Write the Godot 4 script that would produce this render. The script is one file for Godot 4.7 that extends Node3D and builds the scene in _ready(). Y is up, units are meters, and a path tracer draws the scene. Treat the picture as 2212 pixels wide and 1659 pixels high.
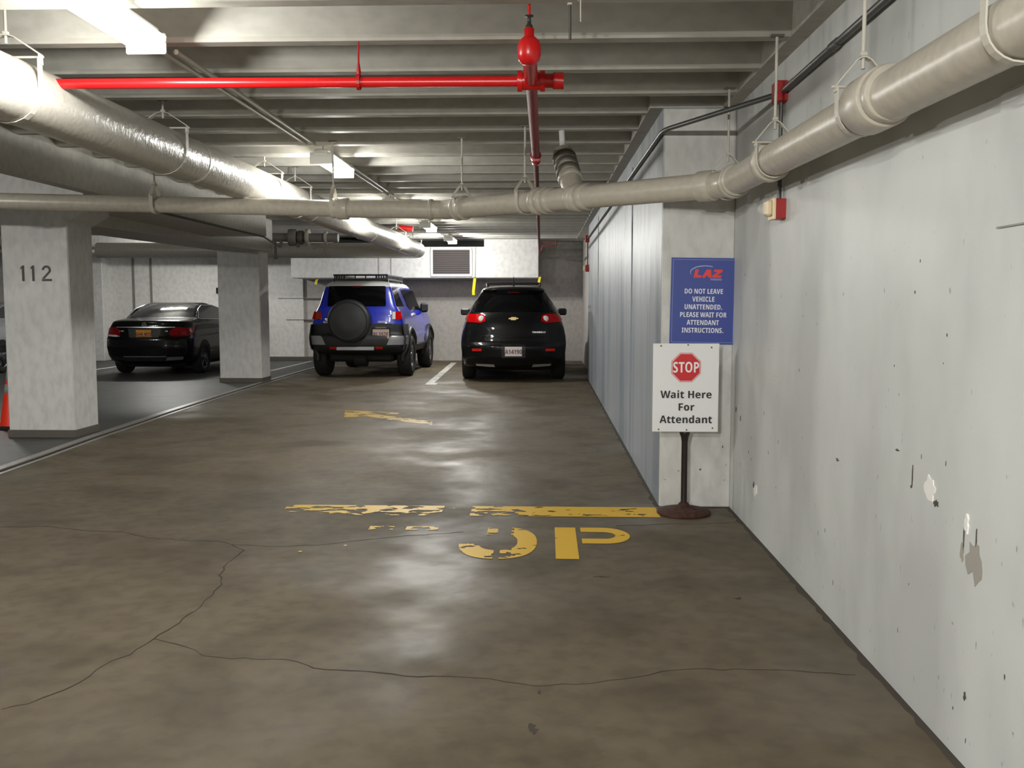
extends Node3D
# An underground car park. X runs right, y up, and "d" is the distance ahead of the camera (world -z).

const FLAT := -1
var M := {}
var names := {}

func V(x: float, h: float, d: float) -> Vector3:
	return Vector3(x, h, -d)

func CH(d: float) -> float:            # underside of the joists: the ceiling climbs gently away from the camera
	return 2.72 + 0.012 * d

# ------------------------------------------------------------------ scene, camera, light
func setup() -> void:
	var cam := Camera3D.new()
	cam.name = "camera"
	cam.fov = 44.06
	cam.position = Vector3(0, 1.44, 0)
	cam.rotation = Vector3(deg_to_rad(-4.782), deg_to_rad(2.06), 0)
	cam.near = 0.05
	cam.far = 100.0
	add_child(cam)
	cam.current = true
	var e := Environment.new()
	e.background_mode = Environment.BG_COLOR
	e.background_color = Color(0, 0, 0)
	e.tonemap_mode = Environment.TONE_MAPPER_LINEAR
	e.tonemap_exposure = 3.05
	e.sdfgi_enabled = true
	e.ssao_enabled = true
	e.ssil_enabled = true
	var w := WorldEnvironment.new()
	w.name = "environment"
	w.environment = e
	add_child(w)

# ------------------------------------------------------------------ naming
func numbered(called: String) -> String:
	var n: int = names.get(called, 0)
	names[called] = n + 1
	return called if n == 0 else "%s_%03d" % [called, n]

func thing(called: String, label: String, category: String, at := Vector3.ZERO, turn := 0.0, group := "") -> Node3D:
	var o := Node3D.new()
	o.name = numbered(called)
	add_child(o)
	o.position = at
	o.rotation.y = turn
	tag(o, label, category, group)
	return o

func tag(o: Node3D, label: String, category: String, group := "") -> void:
	o.set_meta("label", label)
	o.set_meta("category", category)
	if group:
		o.set_meta("group", group)

func mesh_node(called: String, mesh: Mesh, mat: Material, parent: Node3D) -> MeshInstance3D:
	var o := MeshInstance3D.new()
	o.name = numbered(called) if parent == self else called
	o.mesh = mesh
	o.material_override = mat
	o.cast_shadow = GeometryInstance3D.SHADOW_CASTING_SETTING_ON
	parent.add_child(o, true)
	return o

func obj(called: String, s: SurfaceTool, mat: Material, parent: Node3D = self) -> MeshInstance3D:
	s.generate_normals()
	return mesh_node(called, s.commit(), mat, parent)

func struct(called: String, s: SurfaceTool, mat: Material, label := "") -> MeshInstance3D:
	var o := obj(called, s, mat, self)
	o.set_meta("kind", "structure")
	if label:
		o.set_meta("label", label)
	return o

func struct_root(called: String, label := "") -> Node3D:
	var o := Node3D.new()
	o.name = numbered(called)
	add_child(o)
	o.set_meta("kind", "structure")
	if label:
		o.set_meta("label", label)
	return o

# ------------------------------------------------------------------ geometry
func ns(smooth := false) -> SurfaceTool:
	var s := SurfaceTool.new()
	s.begin(Mesh.PRIMITIVE_TRIANGLES)
	s.set_smooth_group(0 if smooth else FLAT)
	return s

func tri(s: SurfaceTool, a: Vector3, b: Vector3, c: Vector3) -> void:   # counterclockwise from outside
	s.add_vertex(a)
	s.add_vertex(c)
	s.add_vertex(b)

func quad(s: SurfaceTool, a: Vector3, b: Vector3, c: Vector3, d: Vector3) -> void:
	tri(s, a, b, c)
	tri(s, a, c, d)

func otri(s: SurfaceTool, a: Vector3, b: Vector3, c: Vector3, o: Vector3) -> void:
	if (b - a).cross(c - a).dot((a + b + c) / 3.0 - o) < 0:
		tri(s, a, c, b)
	else:
		tri(s, a, b, c)

func oquad(s: SurfaceTool, a: Vector3, b: Vector3, c: Vector3, d: Vector3, o: Vector3) -> void:
	if (c - a).cross(d - b).dot((a + b + c + d) / 4.0 - o) < 0:
		quad(s, d, c, b, a)
	else:
		quad(s, a, b, c, d)

func hexa(s: SurfaceTool, p: Array) -> void:    # p: bottom four in a ring, then the top four above them
	var o := Vector3.ZERO
	for v: Vector3 in p:
		o += v / 8.0
	oquad(s, p[0], p[1], p[2], p[3], o)
	oquad(s, p[4], p[5], p[6], p[7], o)
	for i in 4:
		var j := (i + 1) % 4
		oquad(s, p[i], p[j], p[j + 4], p[i + 4], o)

func block(s: SurfaceTool, x0: float, x1: float, h0: float, h1: float, d0: float, d1: float, b := 0.0) -> void:
	bbox(s, V((x0 + x1) / 2, (h0 + h1) / 2, (d0 + d1) / 2), Vector3(absf(x1 - x0), absf(h1 - h0), absf(d1 - d0)), b)

func bbox(s: SurfaceTool, c: Vector3, size: Vector3, b := 0.0, basis := Basis()) -> void:
	var h := size / 2.0
	b = minf(b, 0.49 * minf(size.x, minf(size.y, size.z)))
	var P := func(sg: Vector3, ax: int) -> Vector3:
		var v := Vector3(sg.x * h.x, sg.y * h.y, sg.z * h.z)
		for k in 3:
			if k != ax:
				v[k] -= sg[k] * b
		return c + basis * v
	for ax in 3:
		var a1 := (ax + 1) % 3
		var a2 := (ax + 2) % 3
		for sg: float in [-1.0, 1.0]:
			var q := []
			for k: Vector2 in [Vector2(-1, -1), Vector2(1, -1), Vector2(1, 1), Vector2(-1, 1)]:
				var v := Vector3.ZERO
				v[ax] = sg
				v[a1] = k.x
				v[a2] = k.y
				q.append(P.call(v, ax))
			oquad(s, q[0], q[1], q[2], q[3], c)
		if b > 0:
			for k: Vector2 in [Vector2(-1, -1), Vector2(1, -1), Vector2(1, 1), Vector2(-1, 1)]:
				var u := Vector3.ZERO
				u[a1] = k.x
				u[a2] = k.y
				var lo := u
				var hi := u
				lo[ax] = -1
				hi[ax] = 1
				oquad(s, P.call(lo, a1), P.call(hi, a1), P.call(hi, a2), P.call(lo, a2), c)
	if b > 0:
		for x: float in [-1.0, 1.0]:
			for y: float in [-1.0, 1.0]:
				for z: float in [-1.0, 1.0]:
					var v := Vector3(x, y, z)
					otri(s, P.call(v, 0), P.call(v, 1), P.call(v, 2), c)

func tube(s: SurfaceTool, pts: Array, r: Variant, seg := 16, caps := true) -> void:
	var n := pts.size()
	var up := Vector3.UP
	var rings := []
	for i in n:
		var t: Vector3
		if i == 0:
			t = pts[1] - pts[0]
		elif i == n - 1:
			t = pts[n - 1] - pts[n - 2]
		else:
			t = (pts[i] - pts[i - 1]).normalized() + (pts[i + 1] - pts[i]).normalized()
		t = t.normalized()
		if i == 0 and absf(t.dot(up)) > 0.95:
			up = Vector3.RIGHT
		var a := up.cross(t).normalized()
		var b := t.cross(a)
		up = b
		var rr: float = r[i] if r is Array else r
		if i > 0 and i < n - 1:
			var cs: float = t.dot((pts[i + 1] - pts[i]).normalized())
			rr /= maxf(0.6, cs) if n < 5 else 1.0
		var ring := []
		for k in seg:
			var w := TAU * k / seg
			ring.append(pts[i] + a * cos(w) * rr + b * sin(w) * rr)
		rings.append(ring)
	for i in n - 1:
		for k in seg:
			var j := (k + 1) % seg
			quad(s, rings[i][k], rings[i][j], rings[i + 1][j], rings[i + 1][k])
	if caps:
		s.set_smooth_group(FLAT)
		for k in seg:
			var j := (k + 1) % seg
			tri(s, pts[0], rings[0][j], rings[0][k])
			tri(s, pts[n - 1], rings[n - 1][k], rings[n - 1][j])
		s.set_smooth_group(0)

func lathe(s: SurfaceTool, prof: Array, seg: int, xf := Transform3D()) -> void:   # prof: Vector2(radius, height), bottom to top on the outside, about +y
	var n := prof.size()
	for i in n - 1:
		for k in seg:
			var a := TAU * k / seg
			var b := TAU * (k + 1) / seg
			var p0: Vector2 = prof[i]
			var p1: Vector2 = prof[i + 1]
			var q := [xf * Vector3(p0.x * cos(a), p0.y, -p0.x * sin(a)), xf * Vector3(p0.x * cos(b), p0.y, -p0.x * sin(b)), xf * Vector3(p1.x * cos(b), p1.y, -p1.x * sin(b)), xf * Vector3(p1.x * cos(a), p1.y, -p1.x * sin(a))]
			if p0.x > 1e-5:
				tri(s, q[0], q[1], q[2])
			if p1.x > 1e-5:
				tri(s, q[0], q[2], q[3])

func area2(p: PackedVector2Array) -> float:
	var a := 0.0
	for i in p.size():
		a += p[i].cross(p[(i + 1) % p.size()])
	return a / 2

func prism(s: SurfaceTool, poly: PackedVector2Array, z0: float, z1: float, xf := Transform3D()) -> void:   # poly in local xy, from z0 to z1 (z1 > z0)
	if area2(poly) < 0:
		poly.reverse()
	var ix := Geometry2D.triangulate_polygon(poly)
	var L := func(p: Vector2, z: float) -> Vector3: return xf * Vector3(p.x, p.y, z)
	for i in range(0, ix.size(), 3):
		var t := PackedVector2Array([poly[ix[i]], poly[ix[i + 1]], poly[ix[i + 2]]])
		if area2(t) < 0:
			t.reverse()
		tri(s, L.call(t[0], z1), L.call(t[1], z1), L.call(t[2], z1))
		tri(s, L.call(t[0], z0), L.call(t[2], z0), L.call(t[1], z0))
	for i in poly.size():
		var a := poly[i]
		var b := poly[(i + 1) % poly.size()]
		quad(s, L.call(a, z0), L.call(b, z0), L.call(b, z1), L.call(a, z1))

func P2(a: Array) -> PackedVector2Array:
	var p := PackedVector2Array()
	for i in range(0, a.size(), 2):
		p.append(Vector2(a[i], a[i + 1]))
	return p

func ribbon(s: SurfaceTool, pts: Array, w: Array, y0: float, y1: float) -> void:   # a flat strip on the floor along pts (x, d), half widths w
	var n := pts.size()
	var L := []
	var R := []
	for i in n:
		var t: Vector2 = (pts[mini(i + 1, n - 1)] - pts[maxi(i - 1, 0)]).normalized()
		var q := Vector2(-t.y, t.x)
		L.append(pts[i] + q * w[i])
		R.append(pts[i] - q * w[i])
	var up := func(p: Vector2, y: float) -> Vector3: return Vector3(p.x, y, -p.y)
	for i in n - 1:
		quad(s, up.call(R[i], y1), up.call(R[i + 1], y1), up.call(L[i + 1], y1), up.call(L[i], y1))
		if y1 > y0 + 0.0005:
			quad(s, up.call(R[i + 1], y0), up.call(R[i + 1], y1), up.call(R[i], y1), up.call(R[i], y0))
			quad(s, up.call(L[i], y0), up.call(L[i], y1), up.call(L[i + 1], y1), up.call(L[i + 1], y0))

func strap(s: SurfaceTool, pts: Array, width: float, thick: float, xf: Transform3D) -> void:   # flat bar bent along pts in the local xy plane, width along local z
	var n := pts.size()
	var A := []
	for i in n:
		var t: Vector2 = (pts[mini(i + 1, n - 1)] - pts[maxi(i - 1, 0)]).normalized()
		var q := Vector2(-t.y, t.x) * thick / 2
		var r := []
		for c: Vector3 in [Vector3(pts[i].x + q.x, pts[i].y + q.y, width / 2), Vector3(pts[i].x - q.x, pts[i].y - q.y, width / 2), Vector3(pts[i].x - q.x, pts[i].y - q.y, -width / 2), Vector3(pts[i].x + q.x, pts[i].y + q.y, -width / 2)]:
			r.append(xf * c)
		A.append(r)
	for i in n - 1:
		var o: Vector3 = (A[i][0] + A[i][2] + A[i + 1][0] + A[i + 1][2]) / 4
		for k in 4:
			oquad(s, A[i][k], A[i][(k + 1) % 4], A[i + 1][(k + 1) % 4], A[i + 1][k], o)
	for e: int in [0, n - 1]:
		var o2: Vector3 = (A[1][0] + A[1][2]) / 2 if e == 0 else (A[n - 2][0] + A[n - 2][2]) / 2
		oquad(s, A[e][0], A[e][1], A[e][2], A[e][3], o2)

func text(called: String, words: String, height: float, at: Vector3, mat: Material, parent: Node3D, squeeze := 1.0, bold := true, depth := 0.003, turn := 0.0, slant := 0.0, serif := false) -> MeshInstance3D:
	var t := TextMesh.new()          # capitals come out "height" tall
	var f := SystemFont.new()
	f.font_names = PackedStringArray(["Droid Serif" if serif else "Droid Sans"])
	f.font_weight = 700 if bold else 400
	t.font = f
	t.text = words
	t.font_size = 64
	t.pixel_size = height / (64.0 * 0.714)
	t.depth = depth
	t.curve_step = 1.0
	t.horizontal_alignment = HORIZONTAL_ALIGNMENT_CENTER
	t.vertical_alignment = VERTICAL_ALIGNMENT_CENTER
	var o := mesh_node(called, t, mat, parent)
	o.transform = Transform3D(Basis(Vector3(squeeze, 0, 0), Vector3(slant, 1, 0), Vector3(0, 0, 1)), at)
	if turn != 0.0:
		o.transform = Transform3D(Basis(Vector3.BACK, turn), Vector3.ZERO) * o.transform
	return o

# ------------------------------------------------------------------ materials
func noise_tex(freq: float, ramp: Array, seed_ := 1, oct := 4, kind := FastNoiseLite.TYPE_SIMPLEX_SMOOTH, as_normal := 0.0, size := 512) -> NoiseTexture2D:
	var n := FastNoiseLite.new()
	n.noise_type = kind
	n.seed = seed_
	n.frequency = freq
	n.fractal_octaves = oct
	var t := NoiseTexture2D.new()
	t.width = size
	t.height = size
	t.seamless = true
	t.noise = n
	if as_normal > 0:
		t.as_normal_map = true
		t.bump_strength = as_normal
	if ramp.size():
		var g := Gradient.new()
		var offs := PackedFloat32Array()
		var cols := PackedColorArray()
		for k in range(0, ramp.size(), 2):
			offs.append(ramp[k])
			cols.append(ramp[k + 1])
		g.offsets = offs
		g.colors = cols
		t.color_ramp = g
	return t

func G(v: float) -> Color:
	return Color(v, v, v)

func mat(called: String, c: Color, rough := 0.6, metal := 0.0) -> StandardMaterial3D:
	var m := StandardMaterial3D.new()
	m.resource_name = called
	m.albedo_color = c
	m.roughness = rough
	m.metallic = metal
	M[called] = m
	return m

func worn(m: StandardMaterial3D, tex: Texture2D, scale: Vector3, bump: Texture2D = null, bump_amount := 0.5) -> StandardMaterial3D:
	m.albedo_texture = tex
	m.uv1_triplanar = true
	m.uv1_world_triplanar = true
	m.uv1_scale = scale
	if bump:
		m.normal_enabled = true
		m.normal_texture = bump
		m.normal_scale = bump_amount
	return m

func second(m: StandardMaterial3D, tex: Texture2D, scale: Vector3) -> void:
	m.detail_enabled = true
	m.detail_albedo = tex
	m.detail_blend_mode = BaseMaterial3D.BLEND_MODE_MUL
	m.detail_uv_layer = BaseMaterial3D.DETAIL_UV_2
	m.uv2_triplanar = true
	m.uv2_world_triplanar = true
	m.uv2_scale = scale

func materials() -> void:
	var blot := noise_tex(0.006, [0.25, G(0.90), 0.5, G(0.965), 0.75, G(1.0)], 3, 5)
	var fine := noise_tex(0.03, [0.2, G(0.93), 0.5, G(0.975), 0.8, G(1.0)], 7, 4)
	var specks := noise_tex(0.05, [0.0, G(0.72), 0.07, G(0.85), 0.10, G(1.0), 1.0, G(1.0)], 11, 3)
	var streak := noise_tex(0.012, [0.2, Color(0.80, 0.83, 0.86), 0.45, Color(0.92, 0.94, 0.96), 0.6, Color(1, 1, 1), 0.85, Color(0.88, 0.90, 0.92)], 21, 4)
	var bump := noise_tex(0.02, [], 5, 5, FastNoiseLite.TYPE_SIMPLEX_SMOOTH, 4.0)
	var bumpy := noise_tex(0.008, [], 9, 4, FastNoiseLite.TYPE_SIMPLEX_SMOOTH, 6.0)
	# floors
	var stains := noise_tex(0.007, [0.2, Color(0.85, 0.83, 0.79), 0.42, Color(0.94, 0.925, 0.90), 0.6, Color(1, 0.99, 0.975), 0.85, Color(0.95, 0.93, 0.89)], 31, 6, FastNoiseLite.TYPE_SIMPLEX_SMOOTH, 0.0, 1024)
	var m := worn(mat("lane_concrete", Color(0.39, 0.353, 0.29), 0.42), stains, Vector3(0.16, 0.16, 0.16), bump, 0.10)
	m.roughness_texture = noise_tex(0.006, [0.2, G(0.55), 0.5, G(0.85), 0.8, G(1.0)], 41, 5)
	m.roughness = 0.76
	m.metallic_specular = 0.42
	second(m, noise_tex(0.03, [0.25, G(0.90), 0.5, G(0.97), 0.8, G(1.0)], 43, 6), Vector3(0.45, 0.45, 0.45))
	m = worn(mat("bay_concrete", Color(0.25, 0.255, 0.26), 0.5), stains, Vector3(0.2, 0.2, 0.2), bump, 0.08)
	worn(mat("joint_concrete", Color(0.52, 0.50, 0.47), 0.30), fine, Vector3(1, 1, 1), bump, 0.3)
	mat("groove", Color(0.10, 0.09, 0.08), 0.8)
	mat("dirt", Color(0.24, 0.215, 0.18), 0.9)
	mat("crack", Color(0.17, 0.15, 0.125), 0.85)
	# walls
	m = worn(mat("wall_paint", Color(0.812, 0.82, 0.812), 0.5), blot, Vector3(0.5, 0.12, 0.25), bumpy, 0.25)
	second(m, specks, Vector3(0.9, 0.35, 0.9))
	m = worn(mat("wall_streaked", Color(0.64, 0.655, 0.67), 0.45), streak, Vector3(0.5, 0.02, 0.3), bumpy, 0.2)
	worn(mat("pillar_paint", Color(0.81, 0.805, 0.79), 0.5), fine, Vector3(0.6, 0.3, 0.6), bumpy, 0.15)
	worn(mat("back_paint", Color(0.71, 0.69, 0.67), 0.65), fine, Vector3(0.5, 0.4, 0.5))
	worn(mat("bulkhead_paint", Color(0.86, 0.855, 0.84), 0.55), fine, Vector3(0.5, 0.4, 0.5))
	worn(mat("ceiling_paint", Color(0.70, 0.69, 0.655), 0.6), fine, Vector3(0.35, 0.6, 0.6), bumpy, 0.25)
	mat("plinth", Color(0.33, 0.31, 0.28), 0.6)
	mat("dark_gap", Color(0.12, 0.12, 0.12), 0.9)
	mat("chip_grey", Color(0.62, 0.60, 0.57), 0.8)
	mat("chip_dark", Color(0.30, 0.28, 0.25), 0.9)
	mat("chip_white", Color(0.93, 0.92, 0.90), 0.5)
	# pipes
	worn(mat("drain_paint", Color(0.76, 0.73, 0.675), 0.33), fine, Vector3(1, 1, 1), bump, 0.1)
	worn(mat("insulation", Color(0.76, 0.74, 0.70), 0.34), fine, Vector3(1.5, 1.5, 1.5), noise_tex(0.02, [], 61, 4, FastNoiseLite.TYPE_SIMPLEX_SMOOTH, 7.0), 0.35)
	worn(mat("red_pipe", Color(0.78, 0.09, 0.10), 0.3), fine, Vector3(2, 2, 2))
	mat("red_dusty", Color(0.42, 0.20, 0.18), 0.7)
	mat("red_dull", Color(0.58, 0.16, 0.17), 0.55)
	mat("red_box", Color(0.62, 0.05, 0.06), 0.4)
	mat("galvanised", Color(0.36, 0.36, 0.35), 0.4, 0.6)
	mat("hanger_white", Color(0.76, 0.74, 0.69), 0.45)
	mat("iron_dark", Color(0.16, 0.145, 0.13), 0.5)
	mat("pipe_grey", Color(0.50, 0.48, 0.46), 0.5)
	mat("band_grey", Color(0.42, 0.40, 0.37), 0.5, 0.3)
	mat("white_pvc", Color(0.85, 0.85, 0.84), 0.3)
	# signs
	mat("sign_blue", Color(0.20, 0.27, 0.58), 0.4)
	mat("sign_white", Color(0.90, 0.90, 0.90), 0.35)
	mat("ink_white", Color(0.92, 0.92, 0.93), 0.5)
	mat("ink_pale", Color(0.62, 0.66, 0.82), 0.5)
	mat("ink_black", Color(0.09, 0.09, 0.10), 0.5)
	mat("ink_red", Color(0.78, 0.10, 0.13), 0.45)
	mat("ink_coral", Color(0.90, 0.24, 0.22), 0.45)
	mat("post_brown", Color(0.13, 0.09, 0.08), 0.35)
	worn(mat("rust", Color(0.29, 0.17, 0.12), 0.85), noise_tex(0.02, [0.2, Color(0.6, 0.55, 0.5), 0.7, Color(1, 1, 1)], 71, 5), Vector3(2, 2, 2), bump, 0.6)
	mat("cream", Color(0.90, 0.82, 0.68), 0.4)
	# small things
	mat("yellow_tag", Color(0.85, 0.78, 0.06), 0.5)
	mat("cord", Color(0.62, 0.60, 0.54), 0.7)
	mat("cone_orange", Color(0.95, 0.20, 0.05), 0.45)
	mat("cone_band", Color(0.62, 0.62, 0.60), 0.3)
	mat("rubber", Color(0.08, 0.08, 0.08), 0.75)
	mat("tyre", Color(0.075, 0.075, 0.075), 0.8)
	mat("grille_dark", Color(0.40, 0.37, 0.36), 0.6)
	mat("line_white", Color(0.74, 0.73, 0.70), 0.55)
	# vehicles
	for c: Array in [["paint_black", Color(0.06, 0.06, 0.065)], ["paint_blue", Color(0.02, 0.13, 0.68)], ["paint_white", Color(0.84, 0.84, 0.83)], ["paint_silver", Color(0.55, 0.56, 0.58)]]:
		m = mat(c[0], c[1], 0.3, 0.0)
		m.clearcoat_enabled = true
		m.clearcoat = 1.0 if c[0] != "paint_black" else 0.45
		m.clearcoat_roughness = 0.05
		m.metallic_specular = 0.5 if c[0] != "paint_black" else 0.2
	mat("tint_glass", Color(0.035, 0.036, 0.04), 0.06)
	M.tint_glass.metallic_specular = 0.3
	mat("sedan_glass", Color(0.27, 0.27, 0.28), 0.06)
	mat("plastic_black", Color(0.11, 0.11, 0.11), 0.55)
	mat("chassis", Color(0.055, 0.055, 0.055), 0.8)
	mat("chrome", Color(0.88, 0.88, 0.88), 0.32, 0.9)
	mat("alloy", Color(0.62, 0.62, 0.63), 0.3, 0.9)
	mat("bumper_silver", Color(0.60, 0.60, 0.61), 0.35, 0.4)
	m = mat("lamp_red", Color(0.66, 0.02, 0.03), 0.15)
	m.metallic_specular = 0.3
	mat("lamp_ruby", Color(0.50, 0.02, 0.04), 0.15)
	mat("alloy_dark", Color(0.30, 0.30, 0.31), 0.35, 0.8)
	mat("lamp_deep", Color(0.36, 0.03, 0.05), 0.12)
	mat("lamp_amber", Color(0.55, 0.22, 0.10), 0.15)
	mat("lamp_clear", Color(0.80, 0.78, 0.78), 0.1)
	mat("reflector", Color(0.80, 0.10, 0.06), 0.3)
	mat("plate_yellow", Color(0.86, 0.55, 0.10), 0.45)
	mat("plate_navy", Color(0.08, 0.10, 0.25), 0.45)
	mat("plate_white", Color(0.85, 0.80, 0.80), 0.4)
	mat("plate_beige", Color(0.66, 0.60, 0.56), 0.4)
	mat("plate_ink", Color(0.40, 0.22, 0.24), 0.5)
	mat("gold", Color(0.66, 0.58, 0.40), 0.3, 0.8)
	mat("lamp_housing", Color(0.82, 0.82, 0.80), 0.4)
	m = mat("lamp_glow", Color(1, 1, 1), 0.5)
	m.emission_enabled = true
	m.emission = Color(1.0, 0.985, 0.94)
	m.emission_energy_multiplier = 1.8
	var g := mat("strobe_lens", Color(0.9, 0.9, 0.9, 0.15), 0.05)
	g.transparency = BaseMaterial3D.TRANSPARENCY_ALPHA

# ------------------------------------------------------------------ the building
const KERB := [Vector2(-3.6, -8.2), Vector2(-4.32, 2.0), Vector2(-4.55, 5.5), Vector2(-4.70, 7.93), Vector2(-4.77, 8.86), Vector2(-4.876, 10.07), Vector2(-5.02, 12.63), Vector2(-5.12, 15.0), Vector2(-5.19, 17.5), Vector2(-5.21, 21.1), Vector2(-5.22, 24.5)]

func shifted(pts: Array, dx: float) -> Array:
	var r := []
	for p: Vector2 in pts:
		r.append(p + Vector2(dx, 0))
	return r

func fill(n: int, v: float) -> Array:
	var a := []
	a.resize(n)
	a.fill(v)
	return a

func floors() -> void:
	var f := struct_root("floor", "stained concrete garage floor with a joint between lane and parking bays")
	var s := ns()
	var n := KERB.size()
	for i in n - 1:
		var a: Vector2 = KERB[i]
		var b: Vector2 = KERB[i + 1]
		hexa(s, [V(a.x, -0.3, a.y), V(1.7, -0.3, a.y), V(1.7, -0.3, b.y), V(b.x, -0.3, b.y), V(a.x, 0, a.y), V(1.7, 0, a.y), V(1.7, 0, b.y), V(b.x, 0, b.y)])
	obj("lane_slab", s, M.lane_concrete, f)
	s = ns()
	for i in n - 1:
		var a: Vector2 = KERB[i]
		var b: Vector2 = KERB[i + 1]
		hexa(s, [V(-16.3, -0.3, a.y), V(a.x, -0.3, a.y), V(b.x, -0.3, b.y), V(-16.3, -0.3, b.y), V(-16.3, 0.002, a.y), V(a.x, 0.002, a.y), V(b.x, 0.002, b.y), V(-16.3, 0.002, b.y)])
	obj("bay_slab", s, M.bay_concrete, f)
	s = ns()
	ribbon(s, shifted(KERB, -0.075), fill(n, 0.045), 0.0, 0.014)
	obj("joint_lip", s, M.joint_concrete, f)
	s = ns()
	ribbon(s, shifted(KERB, 0.045), fill(n, 0.02), 0.0, 0.006)
	obj("joint_lip", s, M.joint_concrete, f)
	s = ns()
	ribbon(s, shifted(KERB, -0.005), fill(n, 0.03), 0.0, 0.004)
	obj("joint_groove", s, M.groove, f)
	var r := RandomNumberGenerator.new()
	r.seed = 17
	var runs := [[Vector2(1.31, 2.0), Vector2(1.31, 6.71)], [Vector2(0.81, 6.72), Vector2(0.81, 18.4)], [Vector2(0.82, 6.715), Vector2(1.31, 6.715)]]
	for q: Array in runs:
		var pa := []
		var ws := []
		var k := int((q[0] as Vector2).distance_to(q[1]) / 0.06)
		for i in k + 1:
			pa.append((q[0] as Vector2).lerp(q[1], float(i) / k))
			ws.append(0.016 + 0.022 * absf(sin(i * 0.37)) * r.randf() + 0.012 * r.randf())
		s = ns()
		ribbon(s, pa, ws, 0.0, 0.0014)
		obj("dirt_edge", s, M.dirt, f)
	# hairline cracks, as they run across the lane
	crack(f, 1, [Vector2(-3.54, 5.94), Vector2(-3.25, 5.97), Vector2(-2.96, 5.87), Vector2(-2.67, 5.83), Vector2(-2.47, 5.70), Vector2(-2.21, 5.64), Vector2(-2.00, 5.63), Vector2(-1.89, 5.55)], 0.006)
	crack(f, 2, [Vector2(-1.89, 5.55), Vector2(-1.77, 5.42), Vector2(-1.78, 5.15), Vector2(-1.74, 4.90), Vector2(-1.67, 4.74), Vector2(-1.66, 4.45), Vector2(-1.65, 4.31), Vector2(-1.69, 3.94), Vector2(-1.71, 3.75), Vector2(-1.76, 3.67), Vector2(-1.77, 3.52), Vector2(-1.80, 3.39), Vector2(-1.87, 3.26), Vector2(-1.94, 3.21)], 0.0055)
	crack(f, 3, [Vector2(-1.69, 3.94), Vector2(-1.52, 3.85), Vector2(-1.41, 3.75), Vector2(-1.28, 3.72), Vector2(-1.05, 3.72), Vector2(-0.87, 3.62), Vector2(-0.71, 3.61), Vector2(-0.49, 3.56), Vector2(-0.41, 3.57)], 0.005)
	crack(f, 4, [Vector2(-0.41, 3.57), Vector2(-0.21, 3.55), Vector2(-0.10, 3.51), Vector2(0.00, 3.49), Vector2(0.18, 3.52), Vector2(0.36, 3.59), Vector2(0.46, 3.65), Vector2(0.59, 3.68), Vector2(0.81, 3.68), Vector2(1.06, 3.66), Vector2(1.21, 3.64)], 0.003)
	crack(f, 5, [Vector2(-1.89, 5.55), Vector2(-1.60, 5.51), Vector2(-1.33, 5.57), Vector2(-1.08, 5.71), Vector2(-0.81, 5.82), Vector2(-0.52, 5.91)], 0.003)
	crack(f, 6, [Vector2(0.46, 6.12), Vector2(0.73, 6.17), Vector2(1.17, 6.22), Vector2(1.27, 6.25)], 0.004)
	for q: Array in [[-0.045, 3.12, 0.05, 0.10, 1], [-0.02, 3.43, 0.02, 0.05, 2], [0.30, 4.95, 0.10, 0.05, 3], [0.95, 4.6, 0.08, 0.06, 4]]:
		chip(f, "stain", M.dirt, 500 + q[4], Transform3D(Basis(Vector3.RIGHT, Vector3.FORWARD, Vector3.UP), V(q[0], 0.0, q[1])), q[2], q[3], 0.001, 0.7)

func crack(f: Node3D, seed_: int, pts: Array, w: float) -> void:
	var r := RandomNumberGenerator.new()
	r.seed = seed_
	var q := []
	var ws := []
	for i in pts.size() - 1:
		var a: Vector2 = pts[i]
		var b: Vector2 = pts[i + 1]
		var k := maxi(2, int(a.distance_to(b) / 0.05))
		for j in k:
			var t := float(j) / k
			q.append(a.lerp(b, t) + (Vector2(r.randf_range(-0.010, 0.010), r.randf_range(-0.012, 0.012)) if j else Vector2.ZERO))
			ws.append(w * r.randf_range(0.25, 0.75))
	q.append(pts[-1])
	ws.append(w * 0.1)
	var s := ns()
	ribbon(s, q, ws, 0.0, 0.0012)
	obj("crack", s, M.crack, f)

func chip(parent: Node3D, called: String, m: Material, seed_: int, xf: Transform3D, w: float, h: float, t := 0.002, jag := 0.45) -> void:
	var r := RandomNumberGenerator.new()
	r.seed = seed_
	var p := PackedVector2Array()
	var n := 15
	for i in n:
		var a := TAU * i / n
		var k := r.randf_range(1.0 - jag, 1.0)
		p.append(Vector2(cos(a) * w / 2 * k, sin(a) * h / 2 * k))
	var s := ns()
	prism(s, p, 0.0, t, xf)
	obj(called, s, m, parent)

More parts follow.
